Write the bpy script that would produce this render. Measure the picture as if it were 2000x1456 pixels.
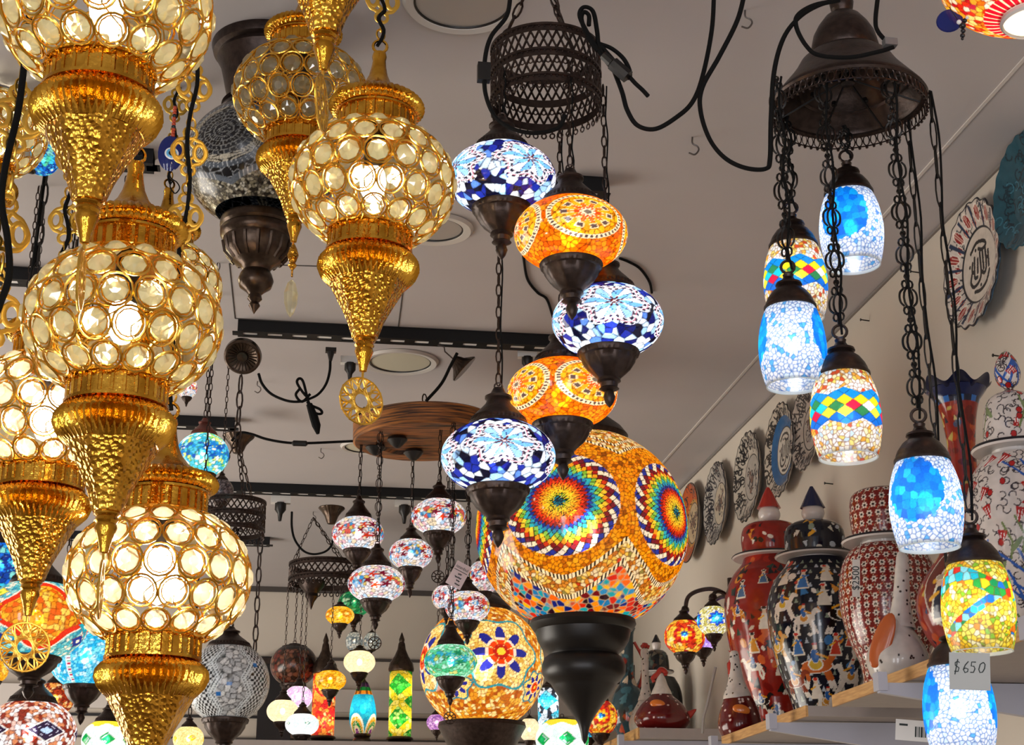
import bpy, math, random
import numpy as np
from math import sin, cos, pi, radians, sqrt, atan2
from mathutils import Vector, Matrix

for o in list(bpy.data.objects):
    bpy.data.objects.remove(o)
SC = bpy.context.scene
COL = SC.collection

# ------------------------------------------------------------------ camera
FPX = 3100.0
PITCH, YAW = radians(18.6), radians(8.35)
CAMZ = 1.6
CEIL = 3.0
CAM = np.array([0.0, 0.0, CAMZ])
FH = np.array([sin(YAW), cos(YAW), 0.0])
RT = np.array([cos(YAW), -sin(YAW), 0.0])
FW = FH * cos(PITCH) + np.array([0, 0, sin(PITCH)])
UPV = -FH * sin(PITCH) + np.array([0, 0, cos(PITCH)])
cd = bpy.data.cameras.new('camera')
cam = bpy.data.objects.new('camera', cd)
COL.objects.link(cam)
cam.matrix_world = Matrix(((RT[0], UPV[0], -FW[0], 0), (RT[1], UPV[1], -FW[1], 0),
                           (RT[2], UPV[2], -FW[2], CAMZ), (0, 0, 0, 1)))
cd.sensor_fit = 'HORIZONTAL'
cd.sensor_width = 36.0
cd.lens = FPX / 2000.0 * 36.0
cd.clip_start = 0.05
SC.camera = cam

# ------------------------------------------------------------------ world, daylight, exposure
w = bpy.data.worlds.new('world'); SC.world = w
w.use_nodes = True
w.node_tree.nodes['Background'].inputs[0].default_value = (0.86, 0.92, 1.0, 1)
w.node_tree.nodes['Background'].inputs[1].default_value = 0.5


def area(name, loc, target, sx, sy, power, col):
    l = bpy.data.lights.new(name, 'AREA')
    l.shape = 'RECTANGLE'; l.size = sx; l.size_y = sy
    l.energy = power; l.color = col
    ob = bpy.data.objects.new(name, l); COL.objects.link(ob)
    ob.location = loc
    ob.rotation_euler = (Vector(target) - Vector(loc)).to_track_quat('-Z', 'Y').to_euler()
    return ob


# shop front daylight behind the camera, split into strips to streak the gold
for k_, x_ in enumerate((-2.6, -0.9, 0.75)):
    area('shopfront_daylight', (x_, -2.3, 1.35), (x_ * .6 + .2, 4.0, 1.8), 0.6, 2.3, 37, (0.95, 0.95, 1.0))
# added fill light at the left wall, no window modelled, brightens the back
area('side_fill_light', (-3.1, 5.0, 1.35), (1.2, 5.2, 2.1), 3.2, 1.9, 165, (1.0, 0.93, 0.83))

SC.view_settings.view_transform = 'Standard'
SC.view_settings.look = 'None'
SC.view_settings.exposure = 0.0
SC.view_settings.gamma = 1.0
SC.view_settings.use_curve_mapping = False
SC.cycles.use_denoising = True
SC.cycles.max_bounces = 8
SC.cycles.transmission_bounces = 6
SC.cycles.transparent_max_bounces = 10
SC.cycles.glossy_bounces = 4
SC.cycles.diffuse_bounces = 3
SC.cycles.sample_clamp_indirect = 4.0
SC.cycles.caustics_refractive = False
SC.cycles.caustics_reflective = False


def ray(x, y):
    return FW + RT * ((x - 1000.0) / FPX) + UPV * ((728.0 - y) / FPX)


def pos(x, y, d=None, g=None, X=None, Y=None, z=None):
    """world point seen at photo pixel (x, y), at axial depth d, ground distance g, or on a plane"""
    r = ray(x, y)
    if d is not None: t = d
    elif g is not None: t = g / r.dot(FH)
    elif X is not None: t = X / r[0]
    elif Y is not None: t = Y / r[1]
    else: t = (z - CAMZ) / r[2]
    return Vector(CAM + r * t)


def gdist(p): return (np.array(p) - CAM).dot(FH)
def depth(p): return (np.array(p) - CAM).dot(FW)
def facing(p): return atan2(-p[0], p[1])


def elev(p):
    q = np.array(p) - CAM
    return atan2(q[2], sqrt(q[0] ** 2 + q[1] ** 2))


# ------------------------------------------------------------------ object helpers
def tag(o, label, cat, group=None):
    o['label'] = label; o['category'] = cat
    if group: o['group'] = group
    return o


def thing(name, label, cat, loc=(0, 0, 0), rotz=0.0, group=None):
    o = bpy.data.objects.new(name, None); COL.objects.link(o)
    o.empty_display_size = 0.02
    o.location = loc; o.rotation_euler = (0, 0, rotz)
    return tag(o, label, cat, group)


def put(name, me, parent=None, loc=None, label=None):
    o = bpy.data.objects.new(name, me); COL.objects.link(o)
    if parent: o.parent = parent
    if loc is not None: o.location = loc
    if label: o['label'] = label
    return o


def struct(name, me):
    o = put(name, me); o['kind'] = 'structure'; return o


class MB:
    """collects geometry for ONE mesh"""
    def __init__(s): s.v = []; s.f = []

    def add(s, vs, fs, M=None):
        n = len(s.v)
        if M is not None: vs = [tuple(M @ Vector(p)) for p in vs]
        s.v += [tuple(p) for p in vs]
        s.f += [tuple(i + n for i in f) for f in fs]
        return s

    def box(s, c, size, M=None):
        x, y, z = [a / 2 for a in size]
        vs = [(c[0] + i * x, c[1] + j * y, c[2] + k * z) for i in (-1, 1) for j in (-1, 1) for k in (-1, 1)]
        return s.add(vs, [(0, 1, 3, 2), (4, 6, 7, 5), (0, 4, 5, 1), (2, 3, 7, 6), (0, 2, 6, 4), (1, 5, 7, 3)], M)

    def lathe(s, prof, n=32, rib=None, M=None, cap=True):
        """prof: (r, z) from top to bottom or bottom to top; rib(i) -> (amp, count) ribs"""
        vs = []; fs = []
        for i, p in enumerate(prof):
            r, z = p[0], p[1]
            amp, cnt = (p[2], p[3]) if len(p) > 2 else (0, 1)
            for k in range(n):
                a = 2 * pi * k / n
                rr = r * (1 + amp * cos(cnt * a))
                vs.append((rr * cos(a), rr * sin(a), z))
        m = len(prof)
        up = prof[-1][1] < prof[0][1]
        for i in range(m - 1):
            for k in range(n):
                q = (i * n + k, i * n + (k + 1) % n, (i + 1) * n + (k + 1) % n, (i + 1) * n + k)
                fs.append(q[::-1] if up else q)
        if cap:
            if prof[0][0] > 1e-6:
                f = tuple(range(n)); fs.append(f if up else f[::-1])
            if prof[-1][0] > 1e-6:
                f = tuple((m - 1) * n + k for k in range(n)); fs.append(f[::-1] if up else f)
        return s.add(vs, fs, M)

    def tube(s, pts, r, n=6, closed=False, M=None, flat=1.0, up=None):
        P = [Vector(p) for p in pts]; m = len(P); vs = []; fs = []
        nrm = None
        for i in range(m):
            a = P[i - 1] if (i > 0 or closed) else P[i]
            b = P[(i + 1) % m] if (i < m - 1 or closed) else P[i]
            t = (b - a)
            t = t.normalized() if t.length > 1e-9 else Vector((0, 0, 1))
            if nrm is None:
                nrm = Vector(up) if up else (Vector((0, 0, 1)) if abs(t.z) < 0.9 else Vector((1, 0, 0)))
            if up: nrm = Vector(up)
            nrm = nrm - t * nrm.dot(t)
            if nrm.length < 1e-6: nrm = t.orthogonal()
            nrm.normalize(); bi = t.cross(nrm)
            rr = r[i] if isinstance(r, (list, tuple)) else r
            for k in range(n):
                q = 2 * pi * k / n
                vs.append(tuple(P[i] + nrm * (cos(q) * rr * flat) + bi * (sin(q) * rr)))
        last = m if closed else m - 1
        for i in range(last):
            j = (i + 1) % m
            for k in range(n):
                fs.append((i * n + k, i * n + (k + 1) % n, j * n + (k + 1) % n, j * n + k))
        if not closed:
            fs.append(tuple(range(n))[::-1]); fs.append(tuple((m - 1) * n + k for k in range(n)))
        return s.add(vs, fs, M)

    def ring(s, R, r, n=16, k=6, M=None, sx=1.0, sy=1.0, flat=1.0):
        """torus in the XZ plane (normal Y) of radii R*sx, R*sy"""
        return s.tube([(R * sx * cos(2 * pi * i / n), 0, R * sy * sin(2 * pi * i / n)) for i in range(n)], r, k, True, M,
                      flat, (0, 1, 0) if flat != 1.0 else None)

    def ball(s, c, r, n=10, m=6, M=None):
        rx, ry, rz = r if isinstance(r, (list, tuple)) else (r, r, r)
        vs = [(c[0], c[1], c[2] - rz)]; fs = []
        for i in range(1, m):
            a = -pi / 2 + pi * i / m
            for k in range(n):
                b = 2 * pi * k / n
                vs.append((c[0] + rx * cos(a) * cos(b), c[1] + ry * cos(a) * sin(b), c[2] + rz * sin(a)))
        vs.append((c[0], c[1], c[2] + rz)); top = len(vs) - 1
        for k in range(n):
            fs.append((0, 1 + (k + 1) % n, 1 + k))
            fs.append((top, 1 + (m - 2) * n + k, 1 + (m - 2) * n + (k + 1) % n))
            for i in range(m - 2):
                a = 1 + i * n
                fs.append((a + k, a + (k + 1) % n, a + n + (k + 1) % n, a + n + k))
        return s.add(vs, fs, M)

    def prism(s, poly, t, M=None):
        """polygon in XZ, extruded along Y by t (centred)"""
        n = len(poly)
        vs = [(x, -t / 2, z) for x, z in poly] + [(x, t / 2, z) for x, z in poly]
        fs = [tuple(range(n)), tuple(range(2 * n - 1, n - 1, -1))]
        fs += [(i, i + n, (i + 1) % n + n, (i + 1) % n) for i in range(n)]
        return s.add(vs, fs, M)

    def mesh(s, name, mat, smooth=True, ang=40):
        me = bpy.data.meshes.new(name)
        me.from_pydata(s.v, [], s.f); me.update()
        if mat: me.materials.append(mat)
        if smooth:
            me.shade_smooth()
            me.set_sharp_from_angle(angle=radians(ang))
        return me

    def obj(s, name, mat, parent=None, smooth=True, label=None, ang=40):
        return put(name, s.mesh(name, mat, smooth, ang), parent, None, label)


def T(x=0, y=0, z=0): return Matrix.Translation((x, y, z))
def RZ(a): return Matrix.Rotation(a, 4, 'Z')
def RY(a): return Matrix.Rotation(a, 4, 'Y')
def RX(a): return Matrix.Rotation(a, 4, 'X')
def S(a, b=None, c=None): return Matrix.Diagonal((a, b if b else a, c if c else a, 1))


def spline(pts, k=8):
    P = [np.array(p, float) for p in pts]
    P = [2 * P[0] - P[1]] + P + [2 * P[-1] - P[-2]]
    out = []
    for i in range(1, len(P) - 2):
        for j in range(k):
            t = j / k
            a, b, c, d = P[i - 1], P[i], P[i + 1], P[i + 2]
            out.append(tuple(0.5 * (2 * b + (c - a) * t + (2 * a - 5 * b + 4 * c - d) * t * t + (3 * b - a - 3 * c + d) * t ** 3)))
    out.append(tuple(P[-2]))
    return out


def smooth_prof(prof, k=4): return [(max(p[0], 0.0), p[1]) for p in spline(prof, k)]


# ------------------------------------------------------------------ materials
def lin(h):
    h = h.lstrip('#'); c = [int(h[i:i + 2], 16) / 255 for i in (0, 2, 4)]
    return tuple(x / 12.92 if x <= 0.04045 else ((x + 0.055) / 1.055) ** 2.4 for x in c)


def nmat(name):
    m = bpy.data.materials.new(name); m.use_nodes = True
    nt = m.node_tree; nt.nodes.clear()
    out = nt.nodes.new('ShaderNodeOutputMaterial')
    return m, nt, out


def pmat(name, col, metal=0.0, rough=0.5, noise=0.0, nscale=40, bump=0.0, bscale=60, coat=0.0, spec=0.5, col2=None, voro=False, stretch=None):
    m, nt, out = nmat(name)
    b = nt.nodes.new('ShaderNodeBsdfPrincipled')
    nt.links.new(b.outputs[0], out.inputs[0])
    c = lin(col) if isinstance(col, str) else col
    b.inputs['Base Color'].default_value = (*c, 1)
    b.inputs['Metallic'].default_value = metal
    b.inputs['Roughness'].default_value = rough
    b.inputs['Specular IOR Level'].default_value = spec
    if coat: b.inputs['Coat Weight'].default_value = coat
    tc = nt.nodes.new('ShaderNodeTexCoord')
    vec = tc.outputs['Object']
    if stretch:
        mp = nt.nodes.new('ShaderNodeMapping'); mp.inputs['Scale'].default_value = stretch
        nt.links.new(vec, mp.inputs[0]); vec = mp.outputs[0]
    if noise or col2:
        n = nt.nodes.new('ShaderNodeTexNoise'); n.inputs['Scale'].default_value = nscale
        n.inputs['Detail'].default_value = 4
        nt.links.new(vec, n.inputs['Vector'])
        r = nt.nodes.new('ShaderNodeValToRGB')
        c2 = (lin(col2) if isinstance(col2, str) else col2) if col2 else tuple(x * (1 - noise) for x in c)
        r.color_ramp.elements[0].color = (*c2, 1); r.color_ramp.elements[0].position = 0.35
        r.color_ramp.elements[1].color = (*c, 1); r.color_ramp.elements[1].position = 0.65
        nt.links.new(n.outputs[0], r.inputs[0]); nt.links.new(r.outputs[0], b.inputs['Base Color'])
    if bump:
        n = nt.nodes.new('ShaderNodeTexVoronoi' if voro else 'ShaderNodeTexNoise')
        n.inputs['Scale'].default_value = bscale
        nt.links.new(vec, n.inputs['Vector'])
        bp = nt.nodes.new('ShaderNodeBump'); bp.inputs['Strength'].default_value = bump
        bp.inputs['Distance'].default_value = 0.002
        nt.links.new(n.outputs[0], bp.inputs['Height']); nt.links.new(bp.outputs[0], b.inputs['Normal'])
    return m


def emat(name, col, strength):
    m, nt, out = nmat(name)
    e = nt.nodes.new('ShaderNodeEmission'); e.inputs[0].default_value = (*col, 1); e.inputs[1].default_value = strength
    nt.links.new(e.outputs[0], out.inputs[0])
    return m


def attr_col(nt, grain=0.0, scale=400):
    a = nt.nodes.new('ShaderNodeAttribute'); a.attribute_name = 'Col'
    if not grain: return a.outputs[0]
    tc = nt.nodes.new('ShaderNodeTexCoord')
    n = nt.nodes.new('ShaderNodeTexNoise'); n.inputs['Scale'].default_value = scale; n.inputs['Detail'].default_value = 1
    nt.links.new(tc.outputs['Object'], n.inputs['Vector'])
    mr = nt.nodes.new('ShaderNodeMapRange'); mr.inputs[1].default_value = 0.3; mr.inputs[2].default_value = 0.7
    mr.inputs[3].default_value = 1 - grain; mr.inputs[4].default_value = 1 + grain * 0.5
    nt.links.new(n.outputs[0], mr.inputs[0])
    mx = nt.nodes.new('ShaderNodeVectorMath'); mx.operation = 'SCALE'
    nt.links.new(a.outputs[0], mx.inputs[0]); nt.links.new(mr.outputs[0], mx.inputs['Scale'])
    return mx.outputs[0]


def glass_mat(name, clear=0.10, grain=0.25, dif=0.22, gr=0.08):
    """mosaic glass shade lit by the bulb inside it: translucent tiles, a little clear, glossy outside"""
    m, nt, out = nmat(name)
    c = attr_col(nt, grain, 500)
    tl = nt.nodes.new('ShaderNodeBsdfTranslucent'); tp = nt.nodes.new('ShaderNodeBsdfTransparent')
    df = nt.nodes.new('ShaderNodeBsdfDiffuse'); gl = nt.nodes.new('ShaderNodeBsdfGlossy')
    gl.inputs['Roughness'].default_value = gr
    for n in (tl, tp, df): nt.links.new(c, n.inputs['Color'])
    m1 = nt.nodes.new('ShaderNodeMixShader'); m1.inputs[0].default_value = clear
    nt.links.new(tl.outputs[0], m1.inputs[1]); nt.links.new(tp.outputs[0], m1.inputs[2])
    m2 = nt.nodes.new('ShaderNodeMixShader'); m2.inputs[0].default_value = dif
    nt.links.new(m1.outputs[0], m2.inputs[1]); nt.links.new(df.outputs[0], m2.inputs[2])
    m3 = nt.nodes.new('ShaderNodeMixShader'); m3.inputs[0].default_value = 0.05
    nt.links.new(m2.outputs[0], m3.inputs[1]); nt.links.new(gl.outputs[0], m3.inputs[2])
    nt.links.new(m3.outputs[0], out.inputs[0])
    return m


def glaze_mat(name, rough=0.15, grain=0.12, scale=60):
    m, nt, out = nmat(name)
    b = nt.nodes.new('ShaderNodeBsdfPrincipled'); nt.links.new(b.outputs[0], out.inputs[0])
    nt.links.new(attr_col(nt, grain, scale), b.inputs['Base Color'])
    b.inputs['Roughness'].default_value = rough
    return m


def crystal_mat():
    """cut lead glass: part clear, part scattering the lamp's own light, bright glossy facets"""
    m, nt, out = nmat('cut_crystal')
    g = nt.nodes.new('ShaderNodeBsdfGlass'); g.inputs['Color'].default_value = (1.0, 0.97, 0.82, 1)
    g.inputs['Roughness'].default_value = 0.0; g.inputs['IOR'].default_value = 1.55
    t = nt.nodes.new('ShaderNodeBsdfTranslucent'); t.inputs[0].default_value = (1.0, 0.95, 0.70, 1)
    c = nt.nodes.new('ShaderNodeBsdfTransparent'); c.inputs[0].default_value = (1.0, 0.98, 0.90, 1)
    y = nt.nodes.new('ShaderNodeBsdfGlossy'); y.inputs['Roughness'].default_value = 0.05
    x1 = nt.nodes.new('ShaderNodeMixShader'); x1.inputs[0].default_value = 0.50
    nt.links.new(c.outputs[0], x1.inputs[1]); nt.links.new(t.outputs[0], x1.inputs[2])
    x2 = nt.nodes.new('ShaderNodeMixShader'); x2.inputs[0].default_value = 0.40
    nt.links.new(x1.outputs[0], x2.inputs[1]); nt.links.new(g.outputs[0], x2.inputs[2])
    x3 = nt.nodes.new('ShaderNodeMixShader'); x3.inputs[0].default_value = 0.10
    nt.links.new(x2.outputs[0], x3.inputs[1]); nt.links.new(y.outputs[0], x3.inputs[2])
    nt.links.new(x3.outputs[0], out.inputs[0])
    return m


GOLD = pmat('polished_gold', (0.80, 0.43, 0.055), 1.0, 0.13, bump=0.28, bscale=240, col2=(0.50, 0.23, 0.02), nscale=45)  # darker noise in the gold colours imitates sparkle and reflection contrast
GOLDH = pmat('hammered_gold', (0.78, 0.41, 0.05), 1.0, 0.16, bump=1.0, bscale=190, voro=True, col2=(0.45, 0.20, 0.02), nscale=40)
GOLDW = pmat('gold_wire', (0.82, 0.48, 0.08), 1.0, 0.22)
GOLDC = pmat('gold_chain', (0.80, 0.48, 0.08), 1.0, 0.32)
BRONZE = pmat('dark_bronze', (0.050, 0.032, 0.026), 0.7, 0.36, noise=0.45, nscale=90, bump=0.15, bscale=200)
BRONZE2 = pmat('aged_bronze', (0.085, 0.058, 0.042), 0.85, 0.28, noise=0.4, nscale=80, bump=0.15, bscale=200)
BLACKM = pmat('blackened_metal', (0.010, 0.0085, 0.008), 0.3, 0.36)
REDCAP = pmat('reddish_bronze', (0.20, 0.06, 0.045), 0.6, 0.4, noise=0.4)
CORDM = pmat('black_cord', (0.004, 0.004, 0.004), 0, 0.8, spec=0.15)
CEILM = pmat('ceiling_paint', (0.485, 0.448, 0.445), 0, 0.85, noise=0.05, nscale=3, bump=0.05, bscale=120)
WALLM = pmat('wall_paint', (0.60, 0.535, 0.455), 0, 0.85, noise=0.06, nscale=2.5, bump=0.05, bscale=120)
TRIMM = pmat('trim_paint', (0.62, 0.57, 0.53), 0, 0.7)
SEAMM = pmat('seam_shadow_gap', (0.07, 0.06, 0.055), 0, 0.9)
LIGHTT = pmat('downlight_trim', (0.58, 0.54, 0.50), 0, 0.6)
LIGHTD = pmat('downlight_diffuser', (0.40, 0.37, 0.34), 0, 0.4)
SLOTM = pmat('rail_slot_galvanised', (0.78, 0.76, 0.74), 0, .6)
RAILM = pmat('rail_black_steel', (0.006, 0.006, 0.007), 0.0, 0.55, spec=.25)
PINEM = pmat('pine_edge', '#c89a5e', 0, 0.55, col2='#a87a44', nscale=9, stretch=(30, 2, 30))
BOARDM = pmat('shelf_board_white', (0.33, 0.285, 0.26), 0, 0.6, noise=0.05)
BRACKM = pmat('bracket_white_steel', (0.40, 0.40, 0.46), 0, 0.4)
WHITEM = pmat('white_plastic', (0.75, 0.73, 0.70), 0, 0.4)
PAPER = pmat('price_card', (0.42, 0.43, 0.42), 0, 0.8)
PAPERP = pmat('price_tag_paper', (0.75, 0.64, 0.68), 0, 0.8)
INK = pmat('ink', (0.02, 0.03, 0.03), 0, 0.7)
BURNT = pmat('scorched_wood', '#b06c2c', 0, 0.5, col2='#2a140a', nscale=5, stretch=(2, 2, 40), bump=0.3, bscale=20)
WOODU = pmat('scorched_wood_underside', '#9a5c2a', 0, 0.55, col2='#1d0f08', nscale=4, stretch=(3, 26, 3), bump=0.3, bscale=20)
GLASSLIT = glass_mat('mosaic_glass_lit', 0.10, 0.25, 0.16)
GLASSCUP = glass_mat('crackle_glass_lit', 0.07, 0.15, 0.42, 0.3)
GLASSDIM = glass_mat('mosaic_glass_dim', 0.03)
GLAZE = glaze_mat('painted_glaze')
TILEU = glaze_mat('mosaic_tile_unlit', 0.22, 0.25, 400)
CRYSTAL = crystal_mat()
m_, nt_, out_ = nmat('frosted_glass'); FROST = m_
tl = nt_.nodes.new('ShaderNodeBsdfTranslucent'); df = nt_.nodes.new('ShaderNodeBsdfDiffuse'); mx = nt_.nodes.new('ShaderNodeMixShader')
tl.inputs[0].default_value = df.inputs[0].default_value = (.9, .95, .95, 1); mx.inputs[0].default_value = .35
nt_.links.new(tl.outputs[0], mx.inputs[1]); nt_.links.new(df.outputs[0], mx.inputs[2]); nt_.links.new(mx.outputs[0], out_.inputs[0])
BULBW = emat('bulb_cool_white', (0.95, 0.98, 1.0), 46)
BULBY = emat('bulb_warm_white', (1.0, 0.80, 0.50), 46)
BULBG = emat('bulb_gold_lamp', (1.0, 0.89, 0.62), 72)
BULBG2 = emat('bulb_gold_lamp_strong', (1.0, 0.87, 0.74), 150)
BULBD = emat('bulb_dim', (1.0, 0.85, 0.6), 22)
BLUEG = pmat('blue_glass', (0.006, 0.014, 0.13), 0, 0.08)
WHITEG = pmat('white_glass', (0.85, 0.85, 0.82), 0, 0.1)
CYANG = pmat('light_blue_glass', (0.12, 0.45, 0.75), 0, 0.1)
BLACKG = pmat('black_glass', (0.01, 0.01, 0.015), 0, 0.1)
REDB = pmat('red_bead', (0.5, 0.06, 0.02), 0, 0.2)
CREAM = pmat('cream_glaze', (0.68, 0.62, 0.58), 0, 0.15)
REDG = pmat('red_glaze', (0.40, 0.03, 0.02), 0, 0.15)
NAVYG = pmat('navy_glaze', (0.012, 0.018, 0.07), 0, 0.12)
ORANGEG = pmat('orange_glaze', (0.62, 0.16, 0.02), 0, 0.2)
RUSTG = pmat('rust_glaze', (0.42, 0.09, 0.02), 0, 0.2)


# ------------------------------------------------------------------ painted lathe surfaces
class Pts:
    def __init__(s, th, sl, r, z, a, b):
        s.th = th; s.s = sl; s.r = r; s.z = z
        s.P = np.stack([r * np.sin(th), -r * np.cos(th), z], 1)
        D = s.P / np.array([a, a, b])
        s.D = D / np.maximum(np.linalg.norm(D, axis=1, keepdims=True), 1e-9)
        s.lat = np.arcsin(np.clip(s.D[:, 2], -1, 1))


class Surf:
    """lathe surface with a resampled profile; local -Y is the front (theta 0), theta grows to the right"""
    def __init__(s, prof, nu, nv, keep=False):
        p = np.array(prof, float)
        L = np.concatenate([[0], np.cumsum(np.hypot(*np.diff(p, axis=0).T))])
        s.len = L[-1]; s.L = L / L[-1]; s.p = p
        sv = np.linspace(0, 1, nv + 1)
        s.nu, s.nv = nu, nv
        s.a = p[:, 0].max(); s.b = max(abs(p[:, 1]).max(), 1e-6)
        th = -pi + 2 * pi * np.arange(nu) / nu
        TH, SV = np.meshgrid(th, sv)
        s.pts = s.at(TH.ravel(), SV.ravel())

    def at(s, th, sl):
        r = np.interp(sl, s.L, s.p[:, 0]); z = np.interp(sl, s.L, s.p[:, 1])
        return Pts(th, sl, r, z, s.a, s.b)

    def seeds(s, n, rng, jit=0.8):
        rbar = np.interp(np.linspace(0, 1, 60), s.L, s.p[:, 0]).mean()
        cell = sqrt(2 * pi * rbar * s.len / n)
        rows = max(3, int(round(s.len / cell)))
        th, sl = [], []
        for i in range(rows):
            v = (i + 0.5) / rows
            k = max(3, int(round(2 * pi * np.interp(v, s.L, s.p[:, 0]) / cell)))
            o = rng.random()
            th.append(-pi + 2 * pi * ((np.arange(k) + o + jit * (rng.random(k) - 0.5)) / k % 1.0))
            sl.append(np.clip(v + jit * (rng.random(k) - 0.5) / rows, 0, 1))
        return np.concatenate(th), np.concatenate(sl)

    def mesh(s, name, col, mat, closed=False):
        nu, nv = s.nu, s.nv
        me = bpy.data.meshes.new(name)
        n = nu * (nv + 1)
        i, k = np.meshgrid(np.arange(nv), np.arange(nu), indexing='ij')
        a = (i * nu + k).ravel(); b = (i * nu + (k + 1) % nu).ravel()
        q = np.stack([a, b, b + nu, a + nu], 1)
        if s.p[-1, 1] < s.p[0, 1]: q = q[:, ::-1]
        me.vertices.add(n); me.vertices.foreach_set('co', s.pts.P.astype(np.float32).ravel())
        nf = len(q)
        me.loops.add(nf * 4); me.loops.foreach_set('vertex_index', q.astype(np.int32).ravel())
        me.polygons.add(nf)
        me.polygons.foreach_set('loop_start', np.arange(0, nf * 4, 4, dtype=np.int32))
        me.polygons.foreach_set('loop_total', np.full(nf, 4, np.int32))
        me.update(calc_edges=True)
        at = me.color_attributes.new('Col', 'FLOAT_COLOR', 'POINT')
        c4 = np.ones((n, 4), np.float32); c4[:, :3] = np.clip(col, 0, 1)
        at.data.foreach_set('color', c4.ravel())
        me.materials.append(mat); me.shade_smooth()
        return me


def nearest2(P, Q):
    P = P.astype(np.float32); Q = Q.astype(np.float32)
    idx = np.empty(len(P), np.int64); d1 = np.empty(len(P), np.float32); d2 = np.empty(len(P), np.float32)
    qq = (Q ** 2).sum(1)
    step = max(1, 6000000 // len(Q))
    for i in range(0, len(P), step):
        p = P[i:i + step]
        D = (p ** 2).sum(1)[:, None] + qq[None] - 2 * p @ Q.T
        j = D.argmin(1); k = np.arange(len(p))
        idx[i:i + step] = j; d1[i:i + step] = D[k, j]
        D[k, j] = 1e9
        d2[i:i + step] = D.min(1)
    return idx, np.sqrt(np.maximum(d1, 0)), np.sqrt(np.maximum(d2, 0))


def tiles(sf, n, colfn, rng, grout, gw=0.10, jit=0.8):
    """Voronoi tesserae: each takes its colour from colfn at its own centre"""
    th, sl = sf.seeds(n, rng, jit)
    sp = sf.at(th, sl)
    c = colfn(sp, rng)
    i, d1, d2 = nearest2(sf.pts.P, sp.P)
    cell = sqrt(2 * pi * sp.r.mean() * sf.len / n)
    t = np.clip((d2 - d1) / (gw * cell * 2), 0, 1)[:, None]
    return c[i] * t + np.array(lin(grout))[None] * (1 - t)


def pal(rng, n, cols, w=None):
    C = np.array([lin(c) for c in cols])
    return C[rng.choice(len(C), n, p=None if w is None else np.array(w) / sum(w))]


def setc(c, mask, col): c[mask] = np.array(lin(col) if isinstance(col, str) else col)


def med(pt, k, t0, lat0=0.0):
    """polar coordinates about the nearest of k medallions round the globe"""
    wd = 2 * pi / k
    th = (pt.th - t0 + wd / 2) % wd - wd / 2
    idx = np.floor((pt.th - t0 + wd / 2) / wd).astype(int)
    cl = np.cos(pt.lat)
    x = np.sin(th) * cl; y = -np.cos(th) * cl; z = np.sin(pt.lat)
    cz, sz = cos(lat0), sin(lat0)
    dot = -y * cz + z * sz
    up = y * sz + z * cz
    return np.arccos(np.clip(dot, -1, 1)), np.arctan2(up, x), idx


def polar_tiles(c, pt, rho, phi, rings, n, grout='#20180c', gw=0.12, brick=False):
    """rings: list of (outer radius, [colours]) painted as ring tiles"""
    if brick:
        r0 = 0.0
        for i, (r1, cols) in enumerate(rings):
            m = (rho >= r0) & (rho < r1)
            a = phi / (2 * pi) * n + 0.5 * (i % 2); fa = a - np.floor(a); fr = (rho - r0) / (r1 - r0)
            C = np.array([lin(x) for x in cols]); c[m] = C[(np.floor(a).astype(int) % len(cols))[m]]
            setc(c, m & ((np.minimum(fa, 1 - fa) < gw) | (np.minimum(fr, 1 - fr) < gw)), grout); r0 = r1
        return c
    R1 = rings[-1][0]; dr = R1 / len(rings)
    u = phi / (2 * pi) * n; v = rho / dr
    A, B = u + v / 2, u - v / 2
    iA, iB = np.floor(A), np.floor(B)
    ring = np.clip((iA - iB).astype(int), 0, len(rings) - 1)
    m = rho < R1
    cc = np.zeros((len(rho), 3))
    for i, (r1, cols) in enumerate(rings):
        C = np.array([lin(x) for x in cols]); w_ = m & (ring == i)
        cc[w_] = C[(np.floor((iA + iB) / 2).astype(int) % len(cols))[w_]]
    c[m] = cc[m]
    if grout:
        e = np.minimum(np.minimum(A - iA, 1 - A + iA), np.minimum(B - iB, 1 - B + iB)) < gw * .5
        setc(c, m & e, grout)
    return c


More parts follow.
